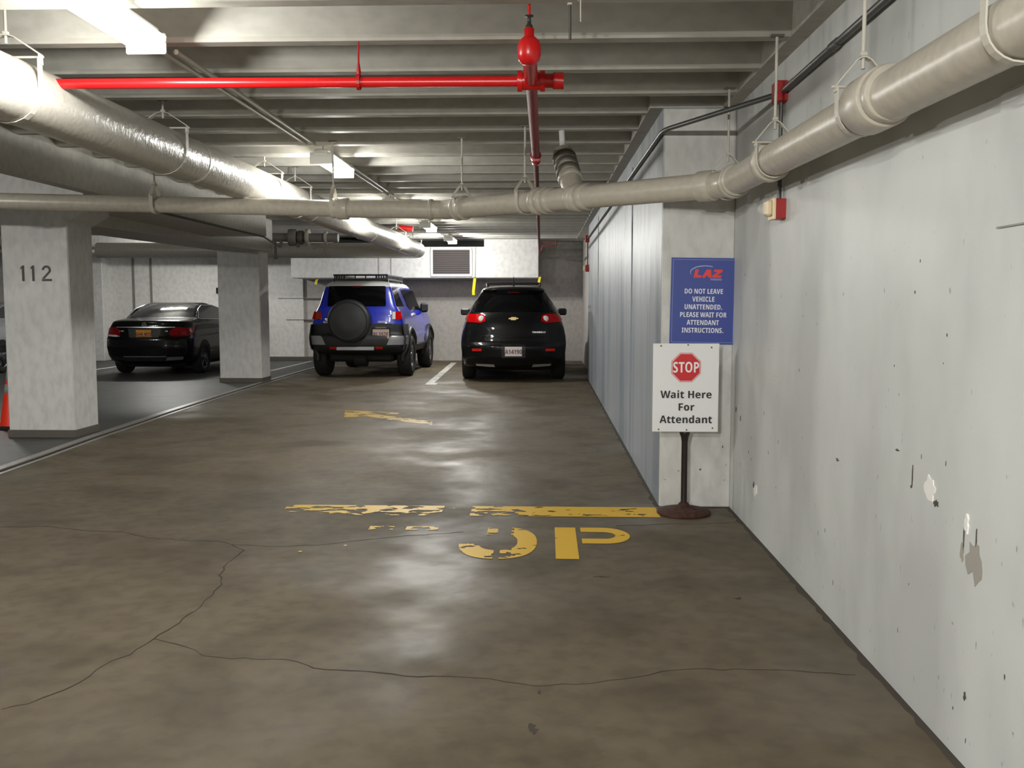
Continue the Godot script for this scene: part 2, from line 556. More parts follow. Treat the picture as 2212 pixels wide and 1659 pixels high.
func walls() -> void:
	var s := ns()
	block(s, 1.31, 1.75, -0.3, 3.2, -8.0, 6.76)
	var w := struct("wall_right", s, M.wall_paint, "white painted concrete wall close beside the lane with scuffs")
	# facing -x: local x runs along +d, local z towards -x
	var on := func(d: float, h: float) -> Transform3D: return Transform3D(Basis(Vector3(0, 0, -1), Vector3.UP, Vector3(-1, 0, 0)), V(1.3105, h, d))
	chip(w, "paint_chip", M.chip_grey, 1, on.call(2.98, 0.665), 0.035, 0.07)
	chip(w, "paint_chip", M.chip_white, 2, on.call(3.24, 0.815), 0.12, 0.10, 0.004)
	chip(w, "scuff", M.chip_dark, 3, on.call(3.19, 0.775), 0.05, 0.03, 0.003, 0.7)
	chip(w, "paint_chip", M.chip_grey, 4, on.call(2.89, 0.66), 0.14, 0.16, 0.002, 0.6)
	chip(w, "paint_chip", M.chip_white, 5, on.call(2.95, 0.76), 0.03, 0.07, 0.006)
	chip(w, "scuff", M.chip_dark, 6, on.call(2.97, 0.71), 0.006, 0.09, 0.003)
	chip(w, "scuff", M.chip_dark, 7, on.call(2.885, 0.73), 0.006, 0.07, 0.003)
	chip(w, "scuff", M.chip_dark, 8, on.call(3.4, 0.83), 0.007, 0.10, 0.003)
	chip(w, "scuff", M.chip_dark, 9, on.call(3.55, 0.90), 0.05, 0.012, 0.002, 0.8)
	chip(w, "scuff", M.chip_dark, 10, on.call(4.27, 0.745), 0.05, 0.02, 0.002, 0.8)
	chip(w, "paint_chip", M.chip_white, 11, on.call(5.90, 0.285), 0.10, 0.12, 0.004, 0.6)
	chip(w, "scuff", M.chip_dark, 12, on.call(5.95, 0.31), 0.04, 0.05, 0.005, 0.7)
	chip(w, "scuff", M.chip_dark, 13, on.call(6.55, 0.72), 0.03, 0.06, 0.003, 0.7)
	chip(w, "scuff", M.chip_dark, 14, on.call(6.40, 0.68), 0.02, 0.05, 0.003, 0.7)
	chip(w, "scuff", M.chip_dark, 15, on.call(2.92, 0.22), 0.02, 0.04, 0.003, 0.6)
	var r := RandomNumberGenerator.new()
	r.seed = 99
	for i in 46:
		chip(w, "scuff", M.chip_dark if i % 3 else M.chip_grey, 100 + i, on.call(r.randf_range(2.3, 6.6), r.randf_range(0.08, 1.75)), r.randf_range(0.004, 0.012), r.randf_range(0.008, 0.03), 0.0015, 0.6)
	s = ns()
	block(s, 1.300, 1.32, 1.66, 2.05, 1.6, 2.83, 0.004)
	obj("patch", s, M.wall_paint, w)
	s = ns()
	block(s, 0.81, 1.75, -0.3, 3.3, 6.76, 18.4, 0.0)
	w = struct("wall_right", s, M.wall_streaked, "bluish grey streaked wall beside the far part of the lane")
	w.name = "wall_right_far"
	s = ns()
	block(s, 0.800, 0.82, 0.02, 2.72, 9.05, 9.07)
	obj("seam", s, M.wall_streaked, w)
	s = ns()
	block(s, 0.800, 0.82, 0.02, 2.8, 14.9, 14.92)
	obj("seam", s, M.wall_streaked, w)
	# the pillar face that the signs hang on
	s = ns()
	block(s, 0.812, 1.31, 0.0, 2.79, 6.72, 6.80, 0.006)
	w = struct("pillar", s, M.pillar_paint, "white painted pier end carrying the blue notice")
	for i in 9:
		var xf := Transform3D(Basis(), V(r.randf_range(0.84, 1.28), r.randf_range(0.06, 0.75), 6.7195))
		chip(w, "scuff", M.chip_dark if i % 2 else M.chip_grey, 300 + i, xf, r.randf_range(0.006, 0.025), r.randf_range(0.006, 0.03), 0.0015, 0.6)
	s = ns()
	block(s, 0.92, 1.75, -0.3, 3.4, 18.4, 24.8)
	w = struct("wall_right", s, M.back_paint)
	w.name = "wall_right_end"
	s = ns()
	block(s, -16.3, 1.75, -0.3, 3.6, 24.4, 24.8)
	w = struct("wall_back", s, M.back_paint, "grey beige rear wall behind the parked cars")
	s = ns()
	block(s, -16.3, -6.25, 0.0, 3.3, 24.30, 24.41)
	obj("panel", s, M.bulkhead_paint, w)
	s = ns()
	block(s, -11.62, -11.30, 0.0, 3.3, 23.9, 24.32, 0.01)
	obj("pilaster", s, M.bulkhead_paint, w)
	for x: float in [-10.66, -10.2]:
		s = ns()
		block(s, x - 0.025, x + 0.025, 0.0, 3.0, 24.27, 24.31)
		obj("seam", s, M.pipe_grey, w)
	for q: Array in [[-6.9, -5.4, 1.60], [-6.7, -5.4, 1.05]]:
		s = ns()
		block(s, q[0], q[1], q[2] - 0.008, q[2] + 0.008, 24.29, 24.41)
		obj("seam", s, M.band_grey, w)
	# the lower white box of ductwork that runs along the top of the rear wall
	s = ns()
	block(s, -1.50, -0.19, 2.085, 3.02, 23.0, 24.42, 0.01)
	block(s, -6.2, -1.49, 2.085, 2.83, 23.0, 24.42, 0.01)
	obj("bulkhead", s, M.bulkhead_paint, w)
	s = ns()
	block(s, -6.2, -1.48, 2.83, 3.05, 23.7, 23.75)
	obj("gap", s, M.dark_gap, w)
	for x: float in [-4.05, -3.75]:
		s = ns()
		block(s, x - 0.012, x + 0.012, 2.1, 2.82, 22.985, 23.01)
		obj("seam", s, M.back_paint, w)
	s = ns()
	block(s, -16.7, -16.3, -0.3, 3.4, -8.0, 24.8)
	struct("wall_left", s, M.back_paint)
	s = ns()
	block(s, -16.7, 1.75, -0.3, 3.4, -8.4, -8.0)
	struct("wall_front", s, M.back_paint, "white wall behind the viewer")
	s = ns()
	block(s, -16.3, -5.9, 0.0, 0.1, 24.26, 24.31, 0.005)
	struct("baseboard_back", s, M.plinth)

func ceiling() -> void:
	var c := struct_root("ceiling", "painted concrete ceiling of close set ribs running across the lane")
	var s := ns()
	var sl := func(x0: float, x1: float, d0: float, d1: float, o0: float, o1: float) -> Array:
		return [V(x0, CH(d0) + o0, d0), V(x1, CH(d0) + o0, d0), V(x1, CH(d1) + o0, d1), V(x0, CH(d1) + o0, d1), V(x0, CH(d0) + o1, d0), V(x1, CH(d0) + o1, d0), V(x1, CH(d1) + o1, d1), V(x0, CH(d1) + o1, d1)]
	hexa(s, sl.call(-4.5, 1.75, -8.2, 24.8, 0.36, 0.66))
	obj("deck", s, M.ceiling_paint, c)
	s = ns()
	hexa(s, sl.call(-16.5, -4.4, -8.2, 24.8, 0.10, 0.4))
	obj("deck", s, M.ceiling_paint, c)
	for i in 44:
		var d := 4.24 + 0.672 * (i - 17)
		if d > 23.0:
			break
		var right := 1.30 if d < 6.7 else 0.80
		s = ns()
		var h := CH(d)
		# local x = d, local y = height; swept along x
		var prof := P2([0.0, 0.022, 0.018, 0.0, 0.100, 0.0, 0.118, 0.022, 0.165, 0.37, -0.045, 0.37])
		prism(s, prof, -4.35, right, Transform3D(Basis(Vector3(0, 0, -1), Vector3.UP, Vector3(1, 0, 0)), V(0, h, d)))
		obj("joist", s, M.ceiling_paint, c)
	s = ns()
	hexa(s, sl.call(1.22, 1.42, -8.0, 6.75, -0.002, 0.4))
	hexa(s, sl.call(0.715, 1.4, 6.75, 23.6, -0.002, 0.4))
	obj("edge_beam", s, M.ceiling_paint, c)
	s = ns()
	hexa(s, sl.call(-4.5, 1.0, 22.6, 24.5, 0.01, 0.4))
	obj("edge_beam", s, M.ceiling_paint, c)
	# the beam over the pillars
	s = ns()
	hexa(s, [V(-4.42, 2.49, -8.0), V(-4.28, 2.49, -8.0), V(-4.28, 2.50, 10.1), V(-4.42, 2.50, 10.1), V(-4.42, 3.1, -8.0), V(-4.28, 3.1, -8.0), V(-4.28, 3.2, 10.1), V(-4.42, 3.2, 10.1)])
	hexa(s, [V(-5.2, 2.475, 10.1), V(-4.28, 2.475, 10.1), V(-4.28, 2.48, 14.5), V(-5.2, 2.48, 14.5), V(-5.2, 3.1, 10.1), V(-4.28, 3.1, 10.1), V(-4.28, 3.2, 14.5), V(-5.2, 3.2, 14.5)])
	hexa(s, [V(-5.85, 2.32, 10.3), V(-5.1, 2.32, 10.3), V(-5.2, 2.43, 18.0), V(-6.0, 2.43, 18.0), V(-5.85, 3.1, 10.3), V(-5.1, 3.1, 10.3), V(-5.2, 3.2, 18.0), V(-6.0, 3.2, 18.0)])
	obj("beam", s, M.ceiling_paint, c)
	s = ns()
	prism(s, P2([-16.4, 2.31, -5.11, 2.31, -4.915, 2.42, -4.915, 3.1, -16.4, 3.1]), -10.62, -10.03)
	obj("girder", s, M.pillar_paint, c)
	s = ns()
	block(s, -16.4, -5.3, 2.69, 3.3, 22.6, 24.4)
	obj("girder", s, M.pillar_paint, c)

func pillars() -> void:
	var s := ns()
	block(s, -5.828, -5.10, 0.0, 2.34, 10.03, 10.58, 0.012)
	var p := struct("pillar", s, M.pillar_paint, "square white pillar painted with the number 112")
	s = ns()
	block(s, -5.838, -5.09, 0.0, 0.085, 10.02, 10.59, 0.004)
	obj("plinth", s, M.plinth, p)
	# stencilled number
	var one := [[P2([0.0, 0.155, 0.030, 0.165, 0.044, 0.165, 0.044, 0.02, 0.018, 0.02, 0.018, 0.135, 0.0, 0.130])]]
	var n := 0
	for x: float in [-5.625, -5.515]:
		s = ns()
		prism(s, P2([0.0, 0.148, 0.024, 0.168, 0.040, 0.168, 0.040, 0.0, 0.014, 0.0, 0.014, 0.135, 0.0, 0.128]), 0.0, 0.002, Transform3D(Basis(), V(x, 1.69, 10.0295)))
		obj("stencilled_digit", s, M.ink_black, p)
		n += 1
	s = ns()
	var at := Transform3D(Basis(), V(-5.395, 1.69, 10.0295))
	var arc := PackedVector2Array()
	for i in 10:
		var a := PI - PI * 1.18 * i / 9.0
		arc.append(Vector2(0.052 + 0.050 * cos(a), 0.118 + 0.050 * sin(a)))
	for i in 10:
		var a := PI - PI * 1.18 * (9 - i) / 9.0
		arc.append(Vector2(0.052 + 0.026 * cos(a), 0.118 + 0.026 * sin(a)))
	prism(s, arc, 0.0, 0.002, at)
	prism(s, P2([0.092, 0.092, 0.074, 0.104, 0.008, 0.036, 0.0, 0.026, 0.028, 0.026]), 0.0, 0.002, at)
	prism(s, P2([0.0, 0.022, 0.0, 0.0, 0.108, 0.0, 0.108, 0.024, 0.03, 0.024]), 0.0, 0.002, at)
	obj("stencilled_digit", s, M.ink_black, p)
	s = ns()
	block(s, -6.04, -5.26, 0.0, 2.44, 17.34, 17.9, 0.012)
	p = struct("pillar", s, M.pillar_paint, "plain square white pillar between the black sedan and blue off-roader")
	s = ns()
	block(s, -6.05, -5.25, 0.0, 0.085, 17.33, 17.91, 0.004)
	obj("plinth", s, M.plinth, p)

# ------------------------------------------------------------------ lamps
func lamp(x: float, d: float, h: float, along_x: bool, label: String, power: float, drop: bool, share := 0.38) -> void:
	var t := thing("ceiling_lamp", label, "lamp", V(x, h, d), PI / 2 if along_x else 0.0, "fluorescent ceiling lamps")
	var s := ns()
	bbox(s, Vector3(0, 0.035, 0), Vector3(0.12, 0.05, 0.98), 0.008)
	obj("housing", s, M.lamp_housing, t)
	s = ns(true)
	var prof := PackedVector2Array()
	for i in 13:
		var a := PI + PI * i / 12.0
		prof.append(Vector2(0.105 * cos(a), 0.01 + 0.075 * sin(a)))
	prism(s, prof, -0.46, 0.46)
	var g := obj("diffuser", s, M.lamp_glow, t)
	g.cast_shadow = GeometryInstance3D.SHADOW_CASTING_SETTING_ON
	for z: float in [-0.47, 0.47]:
		s = ns()
		bbox(s, Vector3(0, -0.02, z), Vector3(0.20, 0.10, 0.02), 0.006)
		obj("end_cap", s, M.lamp_housing, t)
	if drop:
		for z: float in [-0.4, 0.4]:
			s = ns(true)
			tube(s, [Vector3(0, 0.055, z), Vector3(0, CH(d) - h + 0.05, z)], 0.006, 6)
			obj("stem", s, M.hanger_white, t)
	var ar := AreaLight3D.new()
	ar.name = "downlight"
	ar.light_color = Color(1.0, 0.998, 0.975)
	ar.light_energy = power * (1.0 - share)
	ar.area_size = Vector2(0.19, 0.90)
	ar.area_range = 40.0
	ar.shadow_enabled = true
	ar.position = Vector3(0, -0.072, 0)
	ar.rotation.x = -PI / 2
	t.add_child(ar, true)
	for z: float in [-0.15, 0.15]:
		var l := OmniLight3D.new()
		l.name = "glow"
		l.light_color = Color(1.0, 0.998, 0.975)
		l.light_energy = power * share / 2.0
		l.light_size = 0.03
		l.omni_range = 40.0
		l.omni_attenuation = 2.0
		l.shadow_enabled = true
		l.position = Vector3(0, -0.105, z)
		t.add_child(l, true)

func lamps() -> void:
	var p := 1.5
	lamp(-1.965, 4.24, 2.735, false, "nearest glowing lamp, above the thick white pipe at upper left", p * 0.8, true)
	lamp(-1.985, 8.9, 2.745, false, "second glowing lamp, hanging where the two white pipes cross", p * 0.9, true)
	lamp(-2.03, 12.85, 2.775, false, "third lamp, mostly hidden behind the white drain pipe", p, true)
	lamp(-2.09, 16.9, 2.825, false, "small glowing lamp just under the drain pipe, nearer of two", p, true)
	lamp(-2.12, 21.1, 2.875, false, "farthest glowing lamp, in front of the dark slot over the vent", p * 1.7, true, 0.7)
	lamp(-0.60, -0.4, 2.62, false, "lamp on the ceiling above the viewer", p * 2.0, true, 0.75)
	lamp(-1.90, -4.2, 2.57, false, "lamp on the ceiling behind the viewer", p * 5.0, true, 0.85)
	lamp(-9.2, 14.6, 2.76, true, "crosswise lamp over the bays in front of the black sedan", p * 0.9, true)
	lamp(-8.0, 4.5, 2.56, true, "crosswise lamp over the bays to the left of the lane", p * 2.2, true, 0.8)
	lamp(-8.6, 21.4, 2.97, true, "crosswise lamp over the black sedan roof", p * 1.6, true)
	# channel that joins the row of lamps
	for k in 2:
		var d0: float = [5.0, 9.45][k]
		var d1: float = [8.05, 12.2][k]
		var s := ns(true)
		tube(s, [V(-1.93, CH(d0) - 0.03, d0), V(-1.95, CH(d1) - 0.03, d1)], 0.014, 8)
		tube(s, [V(-2.0, CH(d0) - 0.03, d0), V(-2.02, CH(d1) - 0.03, d1)], 0.014, 8)
		tag(obj("conduit_pair", s, M.hanger_white), ["twin white conduits running from the nearest lamp to the second lamp", "twin white conduits running on beyond the second lamp"][k], "conduit", "white conduits between ceiling lamps")

# ------------------------------------------------------------------ pipes
func clevis(called: String, label: String, at: Vector3, r: float, axis: Vector3, top: float, group: String, wide := 0.032) -> void:
	var t := thing(called, label, "hanger", at, 0.0, group)
	var u := axis.cross(Vector3.UP).normalized()
	if u.x < 0:
		u = -u
	var xf := Transform3D(Basis(u, Vector3.UP, u.cross(Vector3.UP)), Vector3.ZERO)
	var k := r + 0.005
	var pts := []
	pts.append(Vector2(-k, r * 0.95))
	for i in 13:
		var a := PI + PI * i / 12.0
		pts.append(Vector2(k * cos(a), k * sin(a)))
	pts.append(Vector2(k, r * 0.95))
	var s := ns()
	strap(s, pts, wide, 0.005, xf)
	obj("strap", s, M.hanger_white, t)
	s = ns()
	strap(s, [Vector2(-k - 0.005, r * 0.75), Vector2(-k - 0.005, r * 1.05), Vector2(-0.30 * r, r * 1.0 + 0.09), Vector2(-0.1 * r, r + 0.10), Vector2(0.1 * r, r + 0.10), Vector2(0.30 * r, r * 1.0 + 0.09), Vector2(k + 0.005, r * 1.05), Vector2(k + 0.005, r * 0.75)], wide, 0.005, xf)
	obj("yoke", s, M.hanger_white, t)
	s = ns(true)
	tube(s, [xf * Vector3(-k - 0.02, r * 0.97, 0), xf * Vector3(k + 0.02, r * 0.97, 0)], 0.006, 8)
	obj("bolt", s, M.hanger_white, t)
	s = ns(true)
	tube(s, [Vector3(0, r + 0.06, 0), Vector3(0, top - at.y, 0)], 0.0075, 8)
	obj("rod", s, M.hanger_white, t)
	s = ns()
	bbox(s, Vector3(0, r + 0.112, 0), Vector3(0.026, 0.016, 0.026), 0.003)
	obj("nut", s, M.hanger_white, t)
	s = ns()
	bbox(s, Vector3(0, top - at.y - 0.008, 0), Vector3(0.07, 0.012, 0.03), 0.003)
	obj("bracket", s, M.band_grey, t)

func coupling(parent: Node3D, a: Vector3, dir: Vector3, r: float, w: float, m: Material) -> void:
	dir = dir.normalized()
	var s := ns(true)
	var y := dir
	var x := y.cross(Vector3.UP if absf(y.y) < 0.9 else Vector3.RIGHT).normalized()
	var xf := Transform3D(Basis(x, y, x.cross(y)), a)
	lathe(s, [Vector2(0, -w / 2), Vector2(r * 0.96, -w / 2), Vector2(r, -w / 2 + 0.008), Vector2(r, w / 2 - 0.008), Vector2(r * 0.96, w / 2), Vector2(0, w / 2)], 28, xf)
	obj("coupling", s, m, parent)

func bend(pts: Array, i: int, rad: float) -> Array:      # round the corner at pts[i]
	var a: Vector3 = pts[i] + (pts[i - 1] - pts[i]).normalized() * rad
	var b: Vector3 = pts[i] + (pts[i + 1] - pts[i]).normalized() * rad
	var q := []
	for k in 7:
		var t := k / 6.0
		q.append(a.lerp(pts[i], t).lerp((pts[i] as Vector3).lerp(b, t), t))
	return q

func drain_pipe() -> void:
	# down the right wall, round the elbow, slanting to the coupling and then straight across to the left
	var A := V(1.16, 2.105, 1.7)
	var B := V(1.14, 2.19, 6.05)
	var C := V(-0.86, 2.243, 8.12)
	var D := V(-1.75, 2.262, 8.2)
	var E := V(-9.0, 2.48, 8.55)
	var R := 0.083
	var t := thing("drain_pipe", "long cream painted drain pipe crossing the lane and turning along the right wall", "pipe")
	var P := [A, B, C]
	var s := ns(true)
	tube(s, [A] + bend(P, 1, 0.16) + [C], R, 28)
	obj("pipe", s, M.drain_paint, t)
	s = ns(true)
	tube(s, [C, D], R * 0.93, 24)
	obj("pipe", s, M.drain_paint, t)
	s = ns(true)
	tube(s, [D, E], 0.071, 24)
	obj("pipe", s, M.drain_paint, t)
	var bc := (C - B).normalized()
	var ab := (B - A).normalized()
	coupling(t, B - ab * 0.16, ab, R + 0.020, 0.07, M.drain_paint)
	coupling(t, B - ab * 0.22, ab, R + 0.013, 0.05, M.drain_paint)
	coupling(t, B + bc * 0.17, bc, R + 0.014, 0.12, M.drain_paint)
	coupling(t, V(1.144, 2.168, 4.97), ab, R + 0.020, 0.075, M.drain_paint)
	coupling(t, V(1.149, 2.147, 3.42), ab, R + 0.022, 0.20, M.drain_paint)
	coupling(t, V(1.149, 2.145, 3.29), ab, R + 0.012, 0.06, M.drain_paint)
	for k: Array in [[1.31, 0.020, 0.05], [1.24, 0.014, 0.06], [1.36, 0.012, 0.05], [1.66, 0.018, 0.05], [1.73, 0.022, 0.05], [1.60, 0.010, 0.05], [2.62, 0.018, 0.03], [2.70, 0.018, 0.03], [2.66, 0.008, 0.10]]:
		coupling(t, B + bc * k[0], bc, R + k[1], k[2], M.drain_paint)
	coupling(t, D, D - E, 0.094, 0.10, M.drain_paint)
	coupling(t, D + (E - D).normalized() * 0.07, D - E, 0.084, 0.06, M.drain_paint)
	coupling(t, V(-6.1, 2.393, 8.41), D - E, 0.086, 0.12, M.drain_paint)
	coupling(t, V(-0.98, 2.245, 8.13), C - D, 0.088, 0.03, M.drain_paint)
	# the branch that climbs from the pipe into the ceiling
	var b0 := B + bc * 1.34
	var b1 := b0 + Vector3(-0.085, 0.375, -0.34)
	t = thing("branch_pipe", "short banded grey pipe stub rising from the drain pipe into the ceiling", "pipe")
	s = ns(true)
	tube(s, [b0, b1], R * 0.95, 24)
	obj("stub", s, M.drain_paint, t)
	for k: float in [0.42, 0.56, 0.70, 0.85]:
		coupling(t, b0.lerp(b1, k), b1 - b0, R * 1.10, 0.045, M.drain_paint if k < 0.5 else M.band_grey)
	s = ns(true)
	tube(s, [b1, b1 + Vector3(-0.01, 0.17, -0.03)], 0.022, 12)
	obj("riser", s, M.white_pvc, t)
	var g := "hangers of the cream drain pipe"
	clevis("pipe_hanger", "white hanger with rod at the elbow of the drain pipe, beside the pier", V(1.14, 2.19, 6.13 - 0.02), R + 0.004, ab, CH(6.2) + 0.0, g)
	clevis("pipe_hanger", "white hanger on the drain pipe in front of the red junction box", V(1.143, 2.168, 4.89), R + 0.004, ab, CH(4.94), g)
	clevis("pipe_hanger", "white hanger on the drain pipe just before the wide pipe socket", V(1.149, 2.147, 3.58), R + 0.004, ab, CH(3.6) + 0.0, g)
	clevis("pipe_hanger", "white hanger nearest the viewer, at the upper right corner", V(1.155, 2.12, 2.42), R + 0.004, ab, CH(2.4), g)
	clevis("pipe_hanger", "white hanger on the drain pipe below the red riser", B + bc * 1.88, R + 0.004, bc, CH(7.4), g)
	clevis("pipe_hanger", "white hanger with long rod left of the paired bands on the drain pipe", V(-0.70, 2.238, 7.95), R + 0.004, bc, CH(8.3) + 0.0, g)
	clevis("pipe_hanger", "white hanger on the drain pipe beneath the second lamp", V(-1.83, 2.264, 8.2), 0.075, D - E, CH(8.2) + 0.02, g)
	clevis("pipe_hanger", "white hanger on the drain pipe above the first car bay, left of the thick pipe", V(-3.42, 2.312, 8.28), 0.075, D - E, 2.72, g)

func thick_pipe() -> void:
	var r := 0.16
	var y := func(d: float) -> float: return 2.50 + 0.0045 * (d - 5.0)
	var t := thing("insulated_pipe", "thick white wrapped pipe running deep along the ceiling on the left", "pipe")
	var s := ns(true)
	var P := [V(-2.66, y.call(-7.0), -7.0), V(-2.66, y.call(19.95), 19.95), V(-9.5, y.call(19.95) + 0.02, 19.95)]
	tube(s, [P[0]] + bend(P, 1, 0.3) + [P[2]], r, 32)
	obj("wrap", s, M.insulation, t)
	for d: float in [7.1, 10.6, 14.2]:
		s = ns(true)
		lathe(s, [Vector2(r, -0.02), Vector2(r + 0.0012, -0.02), Vector2(r + 0.0012, 0.02), Vector2(r, 0.02)], 32, Transform3D(Basis(Vector3.RIGHT, Vector3(0, 0, -1), Vector3.UP), V(-2.66, y.call(d), d)))
		obj("tape_band", s, M.insulation, t)
	var g := "hangers of the thick wrapped pipe"
	var L := ["white hanger of the thick pipe at the upper left corner beside the lamp", "white hanger halfway along the near length of the thick pipe", "white hanger of the thick pipe just left of the second lamp", "white hanger of the thick pipe near the drain pipe crossing, behind another", "white hanger of the thick pipe in front of the red fitting", "white hanger at the far elbow of the thick pipe"]
	var D := [4.70, 6.62, 10.1, 9.0, 16.9, 19.0]
	for i in 6:
		var d: float = D[i]
		clevis("pipe_hanger", L[i], V(-2.66, y.call(d), d), r, Vector3.FORWARD, CH(d) + (0.30 if i in [0] else 0.06), g, 0.04)

func red_pipes() -> void:
	var t := thing("sprinkler_pipe", "bright red sprinkler pipe with a cross fitting and bulb under the ceiling ribs", "pipe")
	var y := 2.575
	var X := -0.08
	var s := ns(true)
	tube(s, [V(-4.2, y + 0.01, 4.95), V(X, y, 4.95)], 0.026, 18)
	obj("cross_pipe", s, M.red_pipe, t)
	s = ns(true)
	tube(s, [V(X, y, 4.95), V(X + 0.13, y, 4.95)], 0.034, 18)
	obj("stub", s, M.red_pipe, t)
	s = ns(true)
	tube(s, [V(X + 0.11, y, 4.95), V(X + 0.165, y, 4.95)], 0.041, 18)
	obj("end_cap", s, M.red_pipe, t)
	s = ns(true)
	tube(s, [V(X - 0.055, y, 4.95), V(X + 0.055, y, 4.95)], 0.044, 20)
	for x: float in [-0.058, 0.058]:
		tube(s, [V(X + x - 0.012, y, 4.95), V(X + x + 0.012, y, 4.95)], 0.052, 20)
	obj("cross_fitting", s, M.red_pipe, t)
	s = ns(true)
	tube(s, [V(X, y, 4.95), V(X, y + 0.003, 4.40)], 0.034, 18)
	obj("nipple", s, M.red_pipe, t)
	s = ns(true)      # the elbow with a bulbous body
	lathe(s, [Vector2(0, -0.066), Vector2(0.030, -0.062), Vector2(0.047, -0.045), Vector2(0.053, -0.02), Vector2(0.053, 0.018), Vector2(0.047, 0.038), Vector2(0.030, 0.055), Vector2(0.022, 0.06), Vector2(0.022, 0.095), Vector2(0.0, 0.095)], 24, Transform3D(Basis(), V(X, y, 4.36)))
	obj("elbow_body", s, M.red_pipe, t)
	s = ns(true)
	lathe(s, [Vector2(0.016, 0), Vector2(0.016, 0.012), Vector2(0.009, 0.02), Vector2(0.008, 0.05), Vector2(0.020, 0.052), Vector2(0.020, 0.056), Vector2(0.006, 0.058), Vector2(0.006, 0.06)], 14, Transform3D(Basis(), V(X, y + 0.095, 4.36)))
	obj("hanger_nut", s, M.iron_dark, t)
	s = ns(true)
	tube(s, [V(X, y + 0.15, 4.36), V(X, CH(4.3) + 0.04, 4.36)], 0.0065, 10)
	obj("hanger_rod", s, M.red_pipe, t)
	s = ns(true)
	tube(s, [V(X, y, 4.95), V(X - 0.004, y + 0.004, 7.45)], 0.030, 18)
	obj("main_pipe", s, M.red_dull, t)
	s = ns(true)
	for k: Array in [[7.42, 0.042], [7.66, 0.036]]:
		tube(s, [V(X - 0.004, y, k[0] - 0.05), V(X - 0.004, y, k[0] + 0.03)], k[1], 18)
	obj("reducer", s, M.red_pipe, t)
	s = ns(true)
	tube(s, [V(X - 0.004, y + 0.004, 7.4), V(X - 0.08, y + 0.03, 22.4)], 0.022, 14)
	obj("main_pipe", s, M.red_dusty, t)
	s = ns(true)
	var z := 22.3
	tube(s, [V(X - 0.08, 2.605, z), V(-0.08, 2.80, z)], 0.02, 10)
	tube(s, [V(-0.10, 2.80, z), V(0.22, 2.80, z)], 0.02, 10)
	tube(s, [V(0.22, 2.80, z), V(0.22, 2.96, z)], 0.02, 10)
	tube(s, [V(-0.09, 2.90, z), V(0.22, 2.90, z)], 0.02, 10)
	obj("far_loop", s, M.red_dusty, t)
	# ring and rod that carry the cross pipe
	t = thing("ring_hanger", "small red ring hanger with rod on the red cross pipe", "hanger", V(-0.965, y + 0.003, 4.95))
	s = ns()
	var pts := []
	for i in 17:
		var a := -PI / 2 + TAU * i / 16.0
		pts.append(Vector2(0.033 * cos(a), 0.033 * sin(a) * 1.15))
	strap(s, pts, 0.018, 0.005, Transform3D(Basis(Vector3.FORWARD, Vector3.UP, Vector3.RIGHT), Vector3.ZERO))
	obj("ring", s, M.red_box, t)
	s = ns(true)
	lathe(s, [Vector2(0.010, 0.03), Vector2(0.012, 0.05), Vector2(0.005, 0.10), Vector2(0.005, CH(4.95) - y)], 10)
	obj("rod", s, M.red_box, t)
	s = ns(true)
	tube(s, [V(-2.72, 2.86, 17.6), V(-2.46, 2.83, 17.6)], 0.05, 12)
	tag(obj("red_fitting", s, M.red_box), "small red pipe fitting above the far end of the thick pipe", "fitting")

